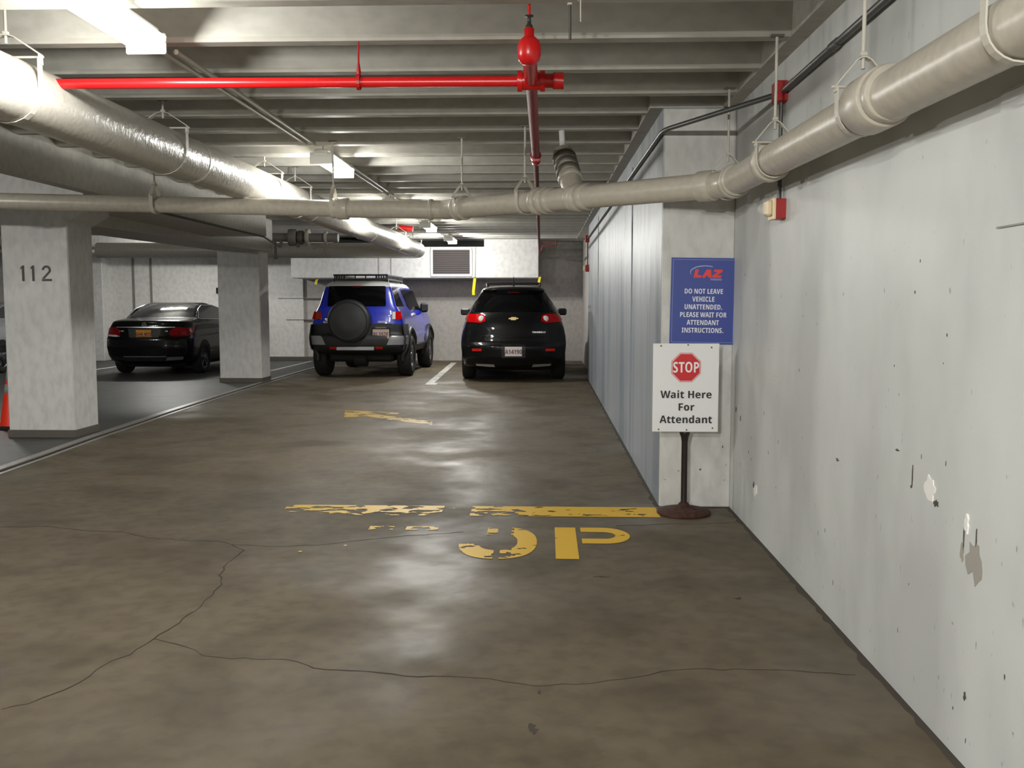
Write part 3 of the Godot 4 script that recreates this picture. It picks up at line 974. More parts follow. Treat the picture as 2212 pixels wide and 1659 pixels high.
func small_pipework() -> void:
	# red wired alarm on the near wall
	var s := ns()
	block(s, 1.245, 1.31, 2.545, 2.655, 5.32, 5.43, 0.004)
	tag(obj("junction_box", s, M.red_box), "red junction box at a bend of the grey conduit on the right wall", "box")
	var t := thing("alarm_strobe", "red and cream alarm strobe mounted low under the drain pipe on the right wall", "alarm", V(1.31, 1.965, 5.36))
	s = ns()
	bbox(s, Vector3(-0.0275, 0, 0), Vector3(0.055, 0.11, 0.11), 0.003)
	obj("back_box", s, M.red_box, t)
	s = ns()
	bbox(s, Vector3(-0.063, 0, 0), Vector3(0.018, 0.118, 0.118), 0.004)
	obj("face_plate", s, M.cream, t)
	s = ns()
	bbox(s, Vector3(-0.087, 0.005, 0), Vector3(0.035, 0.085, 0.09), 0.010)
	obj("sounder", s, M.cream, t)
	s = ns(true)
	lathe(s, [Vector2(0.028, 0), Vector2(0.028, 0.02), Vector2(0.02, 0.035), Vector2(0, 0.04)], 14, Transform3D(Basis(Vector3.UP, Vector3.LEFT, Vector3.BACK), Vector3(-0.104, 0.0, 0)))
	obj("lens", s, M.strobe_lens, t)
	s = ns(true)
	tube(s, [V(1.285, 2.02, 5.36), V(1.285, 2.55, 5.37)], 0.011, 10)
	tag(obj("conduit", s, M.galvanised), "short upright grey conduit between the red junction box and the strobe", "conduit")
	s = ns(true)
	var P := [V(1.285, 2.575, -2.0), V(1.285, 2.60, 5.33)]
	tube(s, P, 0.017, 12)
	for d: float in [1.6, 4.35]:
		tube(s, [V(1.285, 2.596, d), V(1.285, 2.596, d + 0.10)], 0.022, 12)
	tag(obj("conduit", s, M.galvanised), "grey conduit along the top of the right wall nearest the viewer", "conduit")
	s = ns(true)
	var Q := [V(1.275, 2.60, 5.42), V(0.79, 2.62, 6.60), V(0.79, 2.70, 18.2)]
	tube(s, [Q[0]] + bend(Q, 1, 0.12) + [Q[2]], 0.016, 12)
	tag(obj("conduit", s, M.galvanised), "grey conduit crossing the pier and following the far wall top", "conduit")
	t = thing("alarm_strobe", "tiny red and white alarm strobe at the far end of the wall", "alarm", V(0.81, 2.13, 18.25))
	s = ns()
	bbox(s, Vector3(-0.03, 0, 0), Vector3(0.06, 0.13, 0.12), 0.004)
	obj("back_box", s, M.red_box, t)
	s = ns()
	bbox(s, Vector3(-0.085, 0, 0), Vector3(0.05, 0.11, 0.10), 0.012)
	obj("sounder", s, M.cream, t)
	s = ns(true)
	tube(s, [V(0.785, 2.19, 18.25), V(0.785, 2.66, 18.25)], 0.011, 8)
	tag(obj("conduit", s, M.red_dusty), "thin reddish conduit above the far alarm strobe", "conduit")
	s = ns()
	block(s, 0.74, 0.81, 2.62, 2.75, 18.18, 18.32, 0.004)
	tag(obj("junction_box", s, M.red_box), "small red junction box where the far conduit ends", "box")
	# fittings above the far elbow of the thick pipe
	t = thing("pipe_assembly", "cluster of grey couplings and valve bodies beside the second pillar top", "pipework")
	s = ns(true)
	tube(s, [V(-6.2, 2.80, 19.2), V(-4.2, 2.78, 19.2)], 0.09, 18)
	obj("pipe", s, M.pipe_grey, t)
	coupling(t, V(-5.12, 2.79, 19.2), Vector3.RIGHT, 0.17, 0.16, M.pipe_grey)
	coupling(t, V(-4.96, 2.79, 19.2), Vector3.RIGHT, 0.14, 0.10, M.band_grey)
	coupling(t, V(-4.82, 2.79, 19.2), Vector3.RIGHT, 0.17, 0.07, M.drain_paint)
	coupling(t, V(-4.45, 2.785, 19.2), Vector3.RIGHT, 0.13, 0.06, M.drain_paint)
	coupling(t, V(-5.75, 2.80, 19.2), Vector3.RIGHT, 0.12, 0.10, M.pipe_grey)
	s = ns(true)
	tube(s, [V(-5.02, 2.7, 19.2), V(-5.0, 2.62, 19.1)], 0.045, 12)
	tube(s, [V(-5.35, 2.79, 19.2), V(-5.37, 2.60, 19.15)], 0.035, 12)
	obj("valve_body", s, M.pipe_grey, t)
	t = thing("drop_pipe", "short grey pipe end hanging below the thick crosswise pipe", "pipe", V(-5.40, 2.34, 18.9))
	s = ns(true)
	lathe(s, [Vector2(0, 0), Vector2(0.042, 0), Vector2(0.042, 0.07), Vector2(0.026, 0.09), Vector2(0.024, 0.42), Vector2(0, 0.42)], 14)
	obj("pipe", s, M.pipe_grey, t)
	s = ns()
	bbox(s, V(-6.06, 2.30, 19.90), Vector3(0.07, 0.24, 0.04), 0.006)
	tag(obj("black_bracket", s, M.rubber), "small black bracket hanging right of the second pillar top", "bracket")
	s = ns(true)
	tube(s, [V(-4.262, 2.455, 10.5), V(-4.262, 2.46, 14.3), V(-5.15, 2.55, 18.3)], 0.014, 10)
	tag(obj("cable", s, M.iron_dark), "thin dark cable along the lower edge of the left beam", "cable")
	for k in 2:
		s = ns(true)
		var h: float = [2.86, 2.80][k]
		tube(s, [V(-16.0, h, 22.5 - 0.05 * k), V(-5.6, h - 0.02, 22.5 - 0.05 * k)], 0.03 if k == 0 else 0.024, 10)
		tag(obj("thin_pipe", s, M.pipe_grey if k else M.hanger_white), ["upper of two thin pipes along the beam over the sedan", "lower of two thin pipes along the beam over the sedan"][k], "pipe", "thin pipes over the sedan")
	for k in 2:
		t = thing("threaded_rod", ["loose threaded rod hanging right of the red bulb, left of a pair", "loose white wire hanging right of the red bulb, right of a pair"][k], "rod", V(0.10 + 0.045 * k, CH(4.5), 4.34 - 0.06 * k))
		s = ns(true)
		tube(s, [Vector3(0.002, -0.16 + 0.06 * k, 0), Vector3(0, 0.05, 0)], 0.006 if k == 0 else 0.003, 8)
		obj("shaft", s, M.hanger_white if k else M.galvanised, t)
		s = ns()
		bbox(s, Vector3(0, -0.004, 0), Vector3(0.02, 0.012, 0.02), 0.002)
		obj("nut", s, M.hanger_white, t)

# ------------------------------------------------------------------ signs, markings, small things
func signs() -> void:
	var t := thing("notice_sign", "blue notice with red logo and white capitals fixed to the pier", "sign", V(1.097, 1.464, 6.712))
	t.rotation.z = -0.014
	var s := ns()
	bbox(s, Vector3.ZERO, Vector3(0.455, 0.602, 0.006), 0.001)
	obj("board", s, M.sign_blue, t)
	s = ns()
	for q: Array in [[0, 0.288, 0.43, 0.002], [0, -0.288, 0.43, 0.002], [-0.214, 0, 0.002, 0.576], [0.214, 0, 0.002, 0.576]]:
		bbox(s, Vector3(q[0], q[1], 0.0033), Vector3(q[2], q[3], 0.0015))
	obj("border_line", s, M.ink_pale, t)
	var lines := ["DO NOT LEAVE", "VEHICLE", "UNATTENDED.", "PLEASE WAIT FOR", "ATTENDANT", "INSTRUCTIONS."]
	for i in 6:
		text("lettering", lines[i], 0.0335, Vector3(0.002, 0.068 - 0.0545 * i, 0.004), M.ink_white, t, 0.83)
	# logo: heavy slanted capitals under a swoosh
	var L := func(p: Array, x0: float) -> PackedVector2Array:
		var q := PackedVector2Array()
		for i in range(0, p.size(), 2):
			q.append(Vector2(x0 + p[i] * 0.001 + p[i + 1] * 0.0002, p[i + 1] * 0.001))
		return q
	s = ns()
	var at := Transform3D(Basis(), Vector3(-0.072, 0.163, 0.003))
	prism(s, L.call([0, 0, 52, 0, 52, 18, 24, 18, 24, 58, 0, 58], 0.0), 0.0, 0.003, at)
	prism(s, L.call([56, 0, 78, 0, 84, 12, 100, 12, 104, 0, 126, 0, 108, 58, 80, 58], 0.0), 0.0, 0.003, at)
	prism(s, L.call([128, 0, 190, 0, 190, 18, 160, 18, 190, 42, 190, 58, 132, 58, 132, 41, 158, 41, 128, 16], 0.0), 0.0, 0.003, at)
	obj("logo_letters", s, M.ink_coral, t)
	s = ns()
	var sw := PackedVector2Array()
	for i in 15:
		var a := PI * 1.12 - PI * 0.78 * i / 14.0
		sw.append(Vector2(0.105 * cos(a), 0.047 * sin(a)))
	for i in 15:
		var a := PI * 1.12 - PI * 0.78 * (14 - i) / 14.0
		sw.append(Vector2(0.003 + 0.103 * cos(a), -0.004 + 0.044 * sin(a)))
	prism(s, sw, 0.0, 0.002, Transform3D(Basis(), Vector3(0.008, 0.202, 0.003)))
	obj("swoosh", s, M.ink_pale, t)
	text("lettering", "PARKING", 0.013, Vector3(0.085, 0.151, 0.004), M.ink_pale, t, 1.0, true, 0.003, 0.0, 0.2)

	t = thing("stanchion_sign", "white stop sign board on a dark post with rusty round base", "sign", V(0.955, 0.0, 6.515))
	s = ns(true)
	lathe(s, [Vector2(0, 0.0), Vector2(0.183, 0.0), Vector2(0.186, 0.010), Vector2(0.180, 0.022), Vector2(0.13, 0.035), Vector2(0.07, 0.045), Vector2(0.045, 0.055), Vector2(0.030, 0.075), Vector2(0, 0.075)], 40)
	obj("base", s, M.rust, t)
	s = ns(true)
	lathe(s, [Vector2(0.024, 0.06), Vector2(0.0215, 0.09), Vector2(0.0215, 0.50), Vector2(0.026, 0.53), Vector2(0.036, 0.56), Vector2(0.036, 0.575), Vector2(0.022, 0.58), Vector2(0.022, 1.10), Vector2(0, 1.10)], 20)
	obj("post", s, M.post_brown, t)
	s = ns()
	var c := Vector3(-0.006, 0.876, 0.045)
	bbox(s, c, Vector3(0.446, 0.604, 0.012), 0.003)
	var board := obj("board", s, M.sign_white, t)
	s = ns()
	bbox(s, c + Vector3(0, 0.0, -0.022), Vector3(0.05, 0.5, 0.034), 0.003)
	obj("bracket", s, M.post_brown, t)
	var oct := func(r: float) -> PackedVector2Array:
		var p := PackedVector2Array()
		for i in 8:
			var a := PI / 8 + TAU * i / 8
			p.append(Vector2(r * cos(a), r * sin(a)))
		return p
	var oc := c + Vector3(0.0, 0.139, 0.006)
	s = ns()
	prism(s, oct.call(0.107), 0.0, 0.001, Transform3D(Basis(), oc))
	var o := obj("stop_octagon", s, M.ink_red, t)
	s = ns()
	prism(s, oct.call(0.103), 0.001, 0.0016, Transform3D(Basis(), oc))
	obj("octagon_rim", s, M.sign_white, t)
	s = ns()
	prism(s, oct.call(0.099), 0.0016, 0.0022, Transform3D(Basis(), oc))
	obj("octagon_face", s, M.ink_red, t)
	text("lettering", "STOP", 0.070, oc + Vector3(0, 0, 0.003), M.ink_white, t, 0.76)
	var words := ["Wait Here", "For", "Attendant"]
	for i in 3:
		text("lettering", words[i], 0.049, c + Vector3(0.004, -0.046 - 0.0855 * i, 0.0075), M.ink_black, t, 1.06)
	for q: Vector2 in [Vector2(-0.17, 0.285), Vector2(0.012, 0.292), Vector2(0.17, 0.275), Vector2(-0.18, -0.285), Vector2(0.01, -0.288), Vector2(0.185, -0.275)]:
		s = ns(true)
		lathe(s, [Vector2(0.006, 0), Vector2(0.005, 0.003), Vector2(0, 0.004)], 10, Transform3D(Basis(Vector3.RIGHT, Vector3.BACK, Vector3.DOWN), c + Vector3(q.x, q.y, 0.006)))
		obj("rivet", s, M.band_grey, t)

# paint laid on the floor: "inside" says how much paint there is at (x, d), 0 to 1
func painted(called: String, label: String, x0: float, x1: float, d0: float, d1: float, res: float, c: Color, inside: Callable, rough := 0.5) -> void:
	var w := int((x1 - x0) / res)
	var h := int((d1 - d0) / res)
	var im := Image.create(w, h, false, Image.FORMAT_RGBA8)
	for j in h:
		for i in w:
			var x := x0 + (x1 - x0) * (i + 0.5) / w
			var d := d1 - (d1 - d0) * (j + 0.5) / h
			var a: float = inside.call(x, d)
			im.set_pixel(i, j, Color(c.r, c.g, c.b, clampf((a - 0.5) * 6.0 + 0.5, 0, 1)))
	var m := StandardMaterial3D.new()
	m.resource_name = called
	m.albedo_texture = ImageTexture.create_from_image(im)
	m.transparency = BaseMaterial3D.TRANSPARENCY_ALPHA_SCISSOR
	m.alpha_scissor_threshold = 0.5
	m.texture_repeat = false
	m.roughness = rough
	var q := PlaneMesh.new()
	q.size = Vector2(x1 - x0, d1 - d0)
	var o := mesh_node(called, q, m, self)
	o.position = V((x0 + x1) / 2, 0.0022, (d0 + d1) / 2)
	tag(o, label, "marking")

func box_in(x: float, d: float, x0: float, x1: float, d0: float, d1: float) -> float:
	return minf(minf(x - x0, x1 - x), minf(d - d0, d1 - d))

func markings() -> void:
	var n := FastNoiseLite.new()
	n.seed = 5
	n.frequency = 5.0
	n.fractal_octaves = 4
	var yel := Color(0.86, 0.69, 0.10)
	# wear: 1 whole, 0 gone
	var worn_at := func(x: float, d: float, k: float) -> float: return k + 0.75 * n.get_noise_2d(x, d * 1.8)
	painted("painted_line", "yellow stop line across the lane, worn away towards its left half", -1.85, 0.785, 6.36, 6.70, 0.0026, yel, func(x: float, d: float) -> float:
		var e := box_in(x, d, -1.84 - (d - 6.52) * 0.08, 0.78, 6.372, 6.688) * 60.0 + 0.5
		var k := 0.78 if x > -0.05 else lerpf(0.34, 0.78, clampf((x + 0.4) / 0.35, 0, 1)) if x > -0.4 else 0.46
		if x < -0.62 and x > -1.75:
			k += 0.22 * (d - 6.50) / 0.16 + 0.04
		if x > -0.72 and x < -0.52:
			k -= 0.45
		if x > -0.5 and x < -0.1 and d > 6.60:
			k += 0.35
		if x < -1.5 and d < 6.45:
			k -= 0.35
		return minf(e, worn_at.call(x, d, k)))
	painted("painted_letter", "yellow stencilled letter P on the floor, the only whole letter", 0.04, 0.545, 5.27, 6.08, 0.0032, yel, func(x: float, d: float) -> float:
		var e := box_in(x, d, 0.058, 0.192, 5.29, 6.055)
		var cx := 0.36
		var q := Vector2(maxf(x - cx, 0.0) / 0.165, (d - 5.85) / 0.205)
		var r := q.length()
		var outer := (1.0 - r) * 0.16
		var qi := Vector2(maxf(x - cx, 0.0) / 0.075, (d - 5.85) / 0.085)
		var inner := (qi.length() - 1.0) * 0.08
		var bowl := minf(minf(outer, inner), x - 0.222)
		return minf(maxf(e, bowl) * 80.0 + 0.5, worn_at.call(x, d, 0.95)))
	painted("painted_letter", "yellow stencilled letter O on the floor with its left side worn off", -0.54, -0.04, 5.25, 6.07, 0.0032, yel, func(x: float, d: float) -> float:
		var q := Vector2((x + 0.288) / 0.235, (d - 5.665) / 0.385)
		var r := pow(pow(absf(q.x), 2.4) + pow(absf(q.y), 2.4), 1 / 2.4)
		var e := minf((1.0 - r) * 0.25, (r - 0.50) * 0.25)
		e = minf(e, absf(x + 0.285) - 0.018)
		var k := 0.85 if x > -0.2 else 0.5
		if x < -0.3:
			k = 0.62 if d < 5.62 else 0.05
		if x > -0.37 and x < -0.29 and d > 5.85:
			k = 0.75
		if x > -0.27 and x < -0.215 and d > 5.75:
			k = 0.12
		return minf(e * 80.0 + 0.5, worn_at.call(x, d, k)))
	painted("painted_letter", "few yellow scraps left of a letter under the middle of the stop line", -1.16, -0.66, 5.93, 6.07, 0.0032, yel, func(x: float, d: float) -> float:
		var e := box_in(x, d, -1.14, -0.69, 5.955, 6.05)
		var k := 0.72 if x < -1.05 else 0.42
		if x > -0.98 and x < -0.90:
			k = 0.0
		return minf(e * 80.0 + 0.5, worn_at.call(x, d, k)))
	painted("painted_letter", "last yellow specks of a worn off letter nearest the floor cracks", -1.50, -1.15, 5.32, 5.58, 0.0035, yel, func(x: float, d: float) -> float:
		return maxf(1.0 - Vector2(x + 1.435, (d - 5.40) * 0.7).length() / 0.022, 1.0 - Vector2(x + 1.20, (d - 5.55) * 0.6).length() / 0.020) * 0.8 + 0.1 + 0.3 * n.get_noise_2d(x * 3, d * 3))
	var A := P2([-2.74, 12.77, -2.38, 12.70, -1.95, 12.50, -1.95, 12.38, -2.22, 12.30, -1.87, 12.02, -1.40, 11.60, -1.36, 11.24, -1.86, 11.64, -2.30, 12.10, -2.58, 11.98])
	painted("painted_arrow", "faded yellow bent arrow mark on the floor before the two off-road cars", -2.80, -1.30, 11.15, 12.85, 0.006, Color(0.66, 0.54, 0.22), func(x: float, d: float) -> float:
		var e := 1.0 if Geometry2D.is_point_in_polygon(Vector2(x, d), A) else 0.0
		return minf(e, worn_at.call(x * 0.6, d * 0.5, 0.66)))
	painted("painted_line", "white bay line between the blue off-roader and the black car", -2.42, -1.95, 16.7, 23.6, 0.012, Color(0.74, 0.73, 0.70), func(x: float, d: float) -> float:
		var e := box_in(x, d, lerpf(-2.19, -2.36, (d - 17.0) / 6.5), lerpf(-2.05, -2.22, (d - 17.0) / 6.5), 17.0, 23.5)
		e = maxf(e, box_in(x, d, -2.19, -1.99, 17.0, 17.35))
		return minf(e * 60.0 + 0.5, worn_at.call(x, d * 0.4, 0.85)))
	painted("painted_line", "white bay line on the floor left of the blue off-roader", -6.1, -5.9, 20.3, 24.2, 0.012, Color(0.72, 0.72, 0.72), func(x: float, d: float) -> float:
		return minf(box_in(x, d, -6.05, -5.95, 20.4, 24.1) * 60.0 + 0.5, worn_at.call(x, d * 0.4, 0.9)))
	painted("painted_line", "white bay line on the floor left of the black sedan", -10.2, -9.8, 20.2, 24.0, 0.012, Color(0.72, 0.72, 0.72), func(x: float, d: float) -> float:
		return minf(box_in(x, d, -10.07, -9.95, 20.4, 23.9) * 60.0 + 0.5, worn_at.call(x, d * 0.4, 0.9)))

func small_things() -> void:
	var t := thing("traffic_cone", "orange traffic cone with two pale bands, half hidden by the numbered pillar", "cone", V(-6.20, 0.0, 10.80))
	var s := ns()
	bbox(s, Vector3(0, 0.02, 0), Vector3(0.40, 0.04, 0.40), 0.012)
	obj("base", s, M.rubber, t)
	var rad := func(y: float) -> float: return lerpf(0.165, 0.030, y / 0.9)
	s = ns(true)
	lathe(s, [Vector2(rad.call(0.04), 0.04), Vector2(rad.call(0.88), 0.88), Vector2(rad.call(0.9) - 0.01, 0.90), Vector2(0.015, 0.90), Vector2(0.014, 0.8)], 28)
	obj("body", s, M.cone_orange, t)
	for q: Array in [[0.42, 0.52], [0.56, 0.80]]:
		s = ns(true)
		lathe(s, [Vector2(rad.call(q[0]) + 0.001, q[0]), Vector2(rad.call(q[0]) + 0.003, q[0]), Vector2(rad.call(q[1]) + 0.003, q[1]), Vector2(rad.call(q[1]) + 0.001, q[1])], 28)
		obj("reflective_band", s, M.cone_band, t)
	# vent grille in the bulkhead
	t = thing("vent_grille", "dark louvred vent in a white frame over the gap between two cars", "vent", V(-2.29, 2.464, 22.98))
	s = ns()
	for q: Array in [[0, 0.32, 1.0, 0.06], [0, -0.32, 1.0, 0.06], [-0.475, 0, 0.06, 0.6], [0.475, 0, 0.06, 0.6]]:
		bbox(s, Vector3(q[0], q[1], 0.0), Vector3(q[2], q[3], 0.05), 0.008)
	obj("frame", s, M.bulkhead_paint, t)
	s = ns()
	bbox(s, Vector3(0, 0, -0.012), Vector3(0.90, 0.60, 0.012))
	obj("backing", s, M.dark_gap, t)
	for i in 13:
		s = ns()
		bbox(s, Vector3(0, -0.276 + 0.046 * i, 0.004), Vector3(0.90, 0.036, 0.006), 0.001, Basis(Vector3.RIGHT, 0.6))
		obj("slat", s, M.grille_dark, t)
	# yellow tags on cords
	var tags := [[-1.735, 2.07, 0.40, 22.93, "long yellow tag hanging on a cord between the two off-road cars", 0.075, 1.0], [-0.165, 2.10, 0.16, 22.93, "short yellow tag at the right end of the bulkhead above the black car", 0.065, 0.7], [-5.60, 2.055, 0.13, 23.06, "small yellow tag under the bulkhead left of the blue off-roader roof", 0.07, 0.6]]
	for q: Array in tags:
		t = thing("hanging_tag", q[4], "tag", V(q[0], q[1], q[3]), 0.0, "yellow tags under the rear bulkhead")
		s = ns()
		strap(s, [Vector2(0.03, 0.0), Vector2(0.0, -q[2] * 0.35), Vector2(-0.035 * q[6], -q[2] * 0.75), Vector2(-0.03 * q[6], -q[2])], q[5], 0.012, Transform3D(Basis(Vector3.RIGHT, 0.0) * Basis(Vector3.UP, 1.1), Vector3.ZERO))
		obj("strip", s, M.yellow_tag, t)
		s = ns(true)
		tube(s, [Vector3(0.03 * cos(1.1), 0, -0.03 * sin(1.1)), Vector3(0.02, 0.75 if q[6] > 0.9 else 0.04, 0.01)], 0.006, 6)
		obj("cord", s, M.cord, t)
	s = ns()
	bbox(s, V(-8.47, 1.80, 24.27), Vector3(0.05, 0.15, 0.05), 0.006)
	tag(obj("wall_bracket", s, M.rubber), "small black bracket on the rear wall beside the second pillar", "bracket")

# ------------------------------------------------------------------ vehicles
# A body is a stack of plan outlines: rows [y, half width, rear s, front s, depth of the rear corners]; s runs from the rear bumper forward
func row_at(T: Array, y: float) -> Array:
	if y <= T[0][0]:
		return T[0]
	for i in T.size() - 1:
		if y <= T[i + 1][0]:
			var k: float = (y - T[i][0]) / maxf(1e-6, T[i + 1][0] - T[i][0])
			var r := []
			for c in 5:
				r.append(lerpf(T[i][c], T[i + 1][c], k))
			return r
	return T[-1]

const NEXP := 2.6

func rear_s(T: Array, x: float, y: float) -> float:
	var q := row_at(T, y)
	var t := clampf(absf(x) / q[1], 0, 1)
	return q[2] + q[4] * (1.0 - pow(1.0 - pow(t, NEXP), 1.0 / NEXP))

func outline(q: Array) -> PackedVector3Array:      # right half, from the middle of the rear round to the middle of the front
	var p := PackedVector3Array()
	var w: float = q[1]
	for i in 13:
		var t := PI / 2 * i / 12.0
		p.append(Vector3(w * pow(sin(t), 2 / NEXP), q[0], -(q[2] + q[4] * (1.0 - pow(maxf(cos(t), 0.0), 2 / NEXP)))))
	var fr := 0.45
	var s0: float = q[2] + q[4]
	var s1: float = q[3] - fr
	for i in range(1, 14):
		p.append(Vector3(w, q[0], -lerpf(s0, s1, i / 14.0)))
	for i in 11:
		var t := PI / 2 * (1.0 - i / 10.0)
		p.append(Vector3(w * pow(sin(t), 2 / NEXP), q[0], -(q[3] - fr * (1.0 - pow(maxf(cos(t), 0.0), 2 / NEXP)))))
	return p

func shell(T: Array, y0: float, y1: float, called: String, m: Material, parent: Node3D, cap_top: bool, cap_bottom: bool) -> void:
	var ys := [y0]
	for r: Array in T:
		if r[0] > y0 + 0.002 and r[0] < y1 - 0.002:
			ys.append(r[0])
	ys.append(y1)
	var all := []
	for i in ys.size() - 1:
		var k := maxi(1, int(ceil((ys[i + 1] - ys[i]) / 0.05)))
		for j in k:
			all.append(lerpf(ys[i], ys[i + 1], float(j) / k))
	all.append(y1)
	var s := ns(true)
	var prev: PackedVector3Array
	var mir := Vector3(-1, 1, 1)
	for i in all.size():
		var o := outline(row_at(T, all[i]))
		for k in o.size():
			o[k].y = all[i]
		if i:
			for k in o.size() - 1:
				quad(s, prev[k], prev[k + 1], o[k + 1], o[k])
				quad(s, prev[k + 1] * mir, prev[k] * mir, o[k] * mir, o[k + 1] * mir)
		prev = o
		if i == 0 and cap_bottom or i == all.size() - 1 and cap_top:
			for k in o.size() - 1:
				var a := o[k]
				var b := o[k + 1]
				var q := [a, b, b * mir, a * mir]
				if i == 0:
					s.set_smooth_group(FLAT)
					quad(s, q[3], q[2], q[1], q[0])
					s.set_smooth_group(0)
				else:
					quad(s, q[0], q[1], q[2], q[3])
	obj(called, s, m, parent)

# lay a flat outline over a curved face: f maps the outline's plane to the face
func drape(called: String, poly: PackedVector2Array, f: Callable, t: float, m: Material, parent: Node3D, cell := 0.07, centre := Vector3(0, 0.9, -2.2)) -> MeshInstance3D:
	if area2(poly) < 0:
		poly.reverse()
	var n_at := func(p: Vector2) -> Vector3:
		var e := 0.004
		var n: Vector3 = ((f.call(p + Vector2(e, 0)) as Vector3) - (f.call(p - Vector2(e, 0)) as Vector3)).cross((f.call(p + Vector2(0, e)) as Vector3) - (f.call(p - Vector2(0, e)) as Vector3)).normalized()
		return n if n.dot((f.call(p) as Vector3) - centre) > 0 else -n
	var lo := poly[0]
	var hi := poly[0]
	for p in poly:
		lo = lo.min(p)
		hi = hi.max(p)
	var s := ns(true)
	var nx := int(ceil((hi.x - lo.x) / cell))
	var ny := int(ceil((hi.y - lo.y) / cell))
	for i in nx:
		for j in ny:
			var a := lo + Vector2(i, j) * cell
			var rect := PackedVector2Array([a, a + Vector2(cell, 0), a + Vector2(cell, cell), a + Vector2(0, cell)])
			for piece: PackedVector2Array in Geometry2D.intersect_polygons(poly, rect):
				var ix := Geometry2D.triangulate_polygon(piece)
				for k in range(0, ix.size(), 3):
					var q := []
					for c in 3:
						var p := piece[ix[k + c]]
						q.append((f.call(p) as Vector3) + n_at.call(p) * t)
					otri(s, q[0], q[1], q[2], q[0] - n_at.call((piece[ix[k]] + piece[ix[k + 1]] + piece[ix[k + 2]]) / 3.0))
	s.set_smooth_group(FLAT)
	for i in poly.size():
		var a := poly[i]
		var b := poly[(i + 1) % poly.size()]
		var steps := maxi(1, int(a.distance_to(b) / cell))
		for k in steps:
			var p := a.lerp(b, float(k) / steps)
			var q := a.lerp(b, float(k + 1) / steps)
			var na: Vector3 = n_at.call(p)
			var nb: Vector3 = n_at.call(q)
			var fp: Vector3 = f.call(p)
			var fq: Vector3 = f.call(q)
			var mid := (poly[0] + poly[poly.size() / 2]) / 2
			oquad(s, fp - na * 0.012, fq - nb * 0.012, fq + nb * t, fp + na * t, f.call((lo + hi) / 2))
	return obj(called, s, m, parent)

func mirrored(p: PackedVector2Array) -> PackedVector2Array:
	var q := PackedVector2Array()
	for v in p:
		q.append(Vector2(-v.x, v.y))
	return q

func wheel(parent: Node3D, x: float, s_: float, r: float, w: float, rim_r: float, spokes: int, rim_mat: Material) -> void:
	var side := signf(x)
	var xf := Transform3D(Basis(Vector3(0, 0, -side), Vector3(side, 0, 0), Vector3(0, -1, 0)) if true else Basis(), Vector3(x, r, -s_))
	# local +y points outward along x
	xf.basis = Basis(Vector3(0, 1, 0), Vector3(side, 0, 0), Vector3(0, 1, 0).cross(Vector3(side, 0, 0)) * -1.0)
	xf.basis.z = xf.basis.x.cross(xf.basis.y)
	var h := w / 2
	var s := ns(true)
	lathe(s, [Vector2(rim_r, -h * 0.8), Vector2(r - 0.05, -h), Vector2(r - 0.012, -h * 0.82), Vector2(r, -h * 0.55), Vector2(r, h * 0.55), Vector2(r - 0.012, h * 0.82), Vector2(r - 0.05, h), Vector2(rim_r + 0.01, h * 0.92), Vector2(rim_r, h * 0.8)], 36, xf)
	var tyre := obj("wheel", s, M.tyre, parent)
	s = ns(true)
	lathe(s, [Vector2(rim_r, -h * 0.8), Vector2(rim_r + 0.005, h * 0.85), Vector2(rim_r - 0.015, h * 0.88), Vector2(rim_r - 0.03, h * 0.5), Vector2(rim_r - 0.03, 0.0), Vector2(0, 0.0)], 36, xf)
	s.set_smooth_group(FLAT)
	for i in spokes:
		var a := TAU * i / spokes
		var u := Vector3(cos(a), 0, sin(a))
		var b := Basis(u, Vector3.UP, u.cross(Vector3.UP))
		bbox(s, xf * (u * (rim_r * 0.5) + Vector3.UP * h * 0.62), Vector3(rim_r * 0.98, 0.03, 0.055), 0.008, xf.basis * b)
	s.set_smooth_group(0)
	lathe(s, [Vector2(0.065, h * 0.4), Vector2(0.065, h * 0.78), Vector2(0.05, h * 0.84), Vector2(0, h * 0.84)], 20, xf)
	obj("rim", s, rim_mat, tyre)

func wheels(parent: Node3D, track: float, rear: float, front: float, r: float, w: float, rim: float, spokes: int, rim_mat: Material) -> void:
	for q: Array in [[1, rear], [-1, rear], [1, front], [-1, front]]:
		wheel(parent, q[0] * track, q[1], r, w, rim, spokes, rim_mat)

func arch(T: Array, parent: Node3D, s_: float, cy: float, r: float, m: Material) -> void:
	for side: float in [1.0, -1.0]:
		var p := PackedVector2Array()
		for i in 19:
			var a := PI * i / 18.0
			p.append(Vector2(s_ + r * cos(a), cy + r * sin(a)))
		p.append(Vector2(s_ - r, maxf(T[0][0] + 0.02, cy - 0.2)))
		p.append(Vector2(s_ + r, maxf(T[0][0] + 0.02, cy - 0.2)))
		drape("wheel_arch", p, func(v: Vector2) -> Vector3: return Vector3(side * row_at(T, v.y)[1], v.y, -v.x), 0.004, m, parent, 0.12, Vector3(0, 0.7, -s_))

func flare(T: Array, parent: Node3D, s_: float, cy: float, r: float, tube_r: float, m: Material) -> void:
	for side: float in [1.0, -1.0]:
		var s := ns(true)
		var pts := []
		for i in 17:
			var a := -0.25 + (PI + 0.5) * i / 16.0
			var y := cy + r * sin(a)
			pts.append(Vector3(side * (row_at(T, y)[1] + 0.01), y, -(s_ + r * cos(a))))
		tube(s, pts, tube_r, 10)
		obj("fender_flare", s, m, parent)

func underbody(parent: Node3D, w: float, s0: float, s1: float, y0: float, y1: float) -> void:
	var s := ns()
	bbox(s, Vector3(0, (y0 + y1) / 2, -(s0 + s1) / 2), Vector3(w, y1 - y0, s1 - s0), 0.05)
	obj("underbody", s, M.chassis, parent)

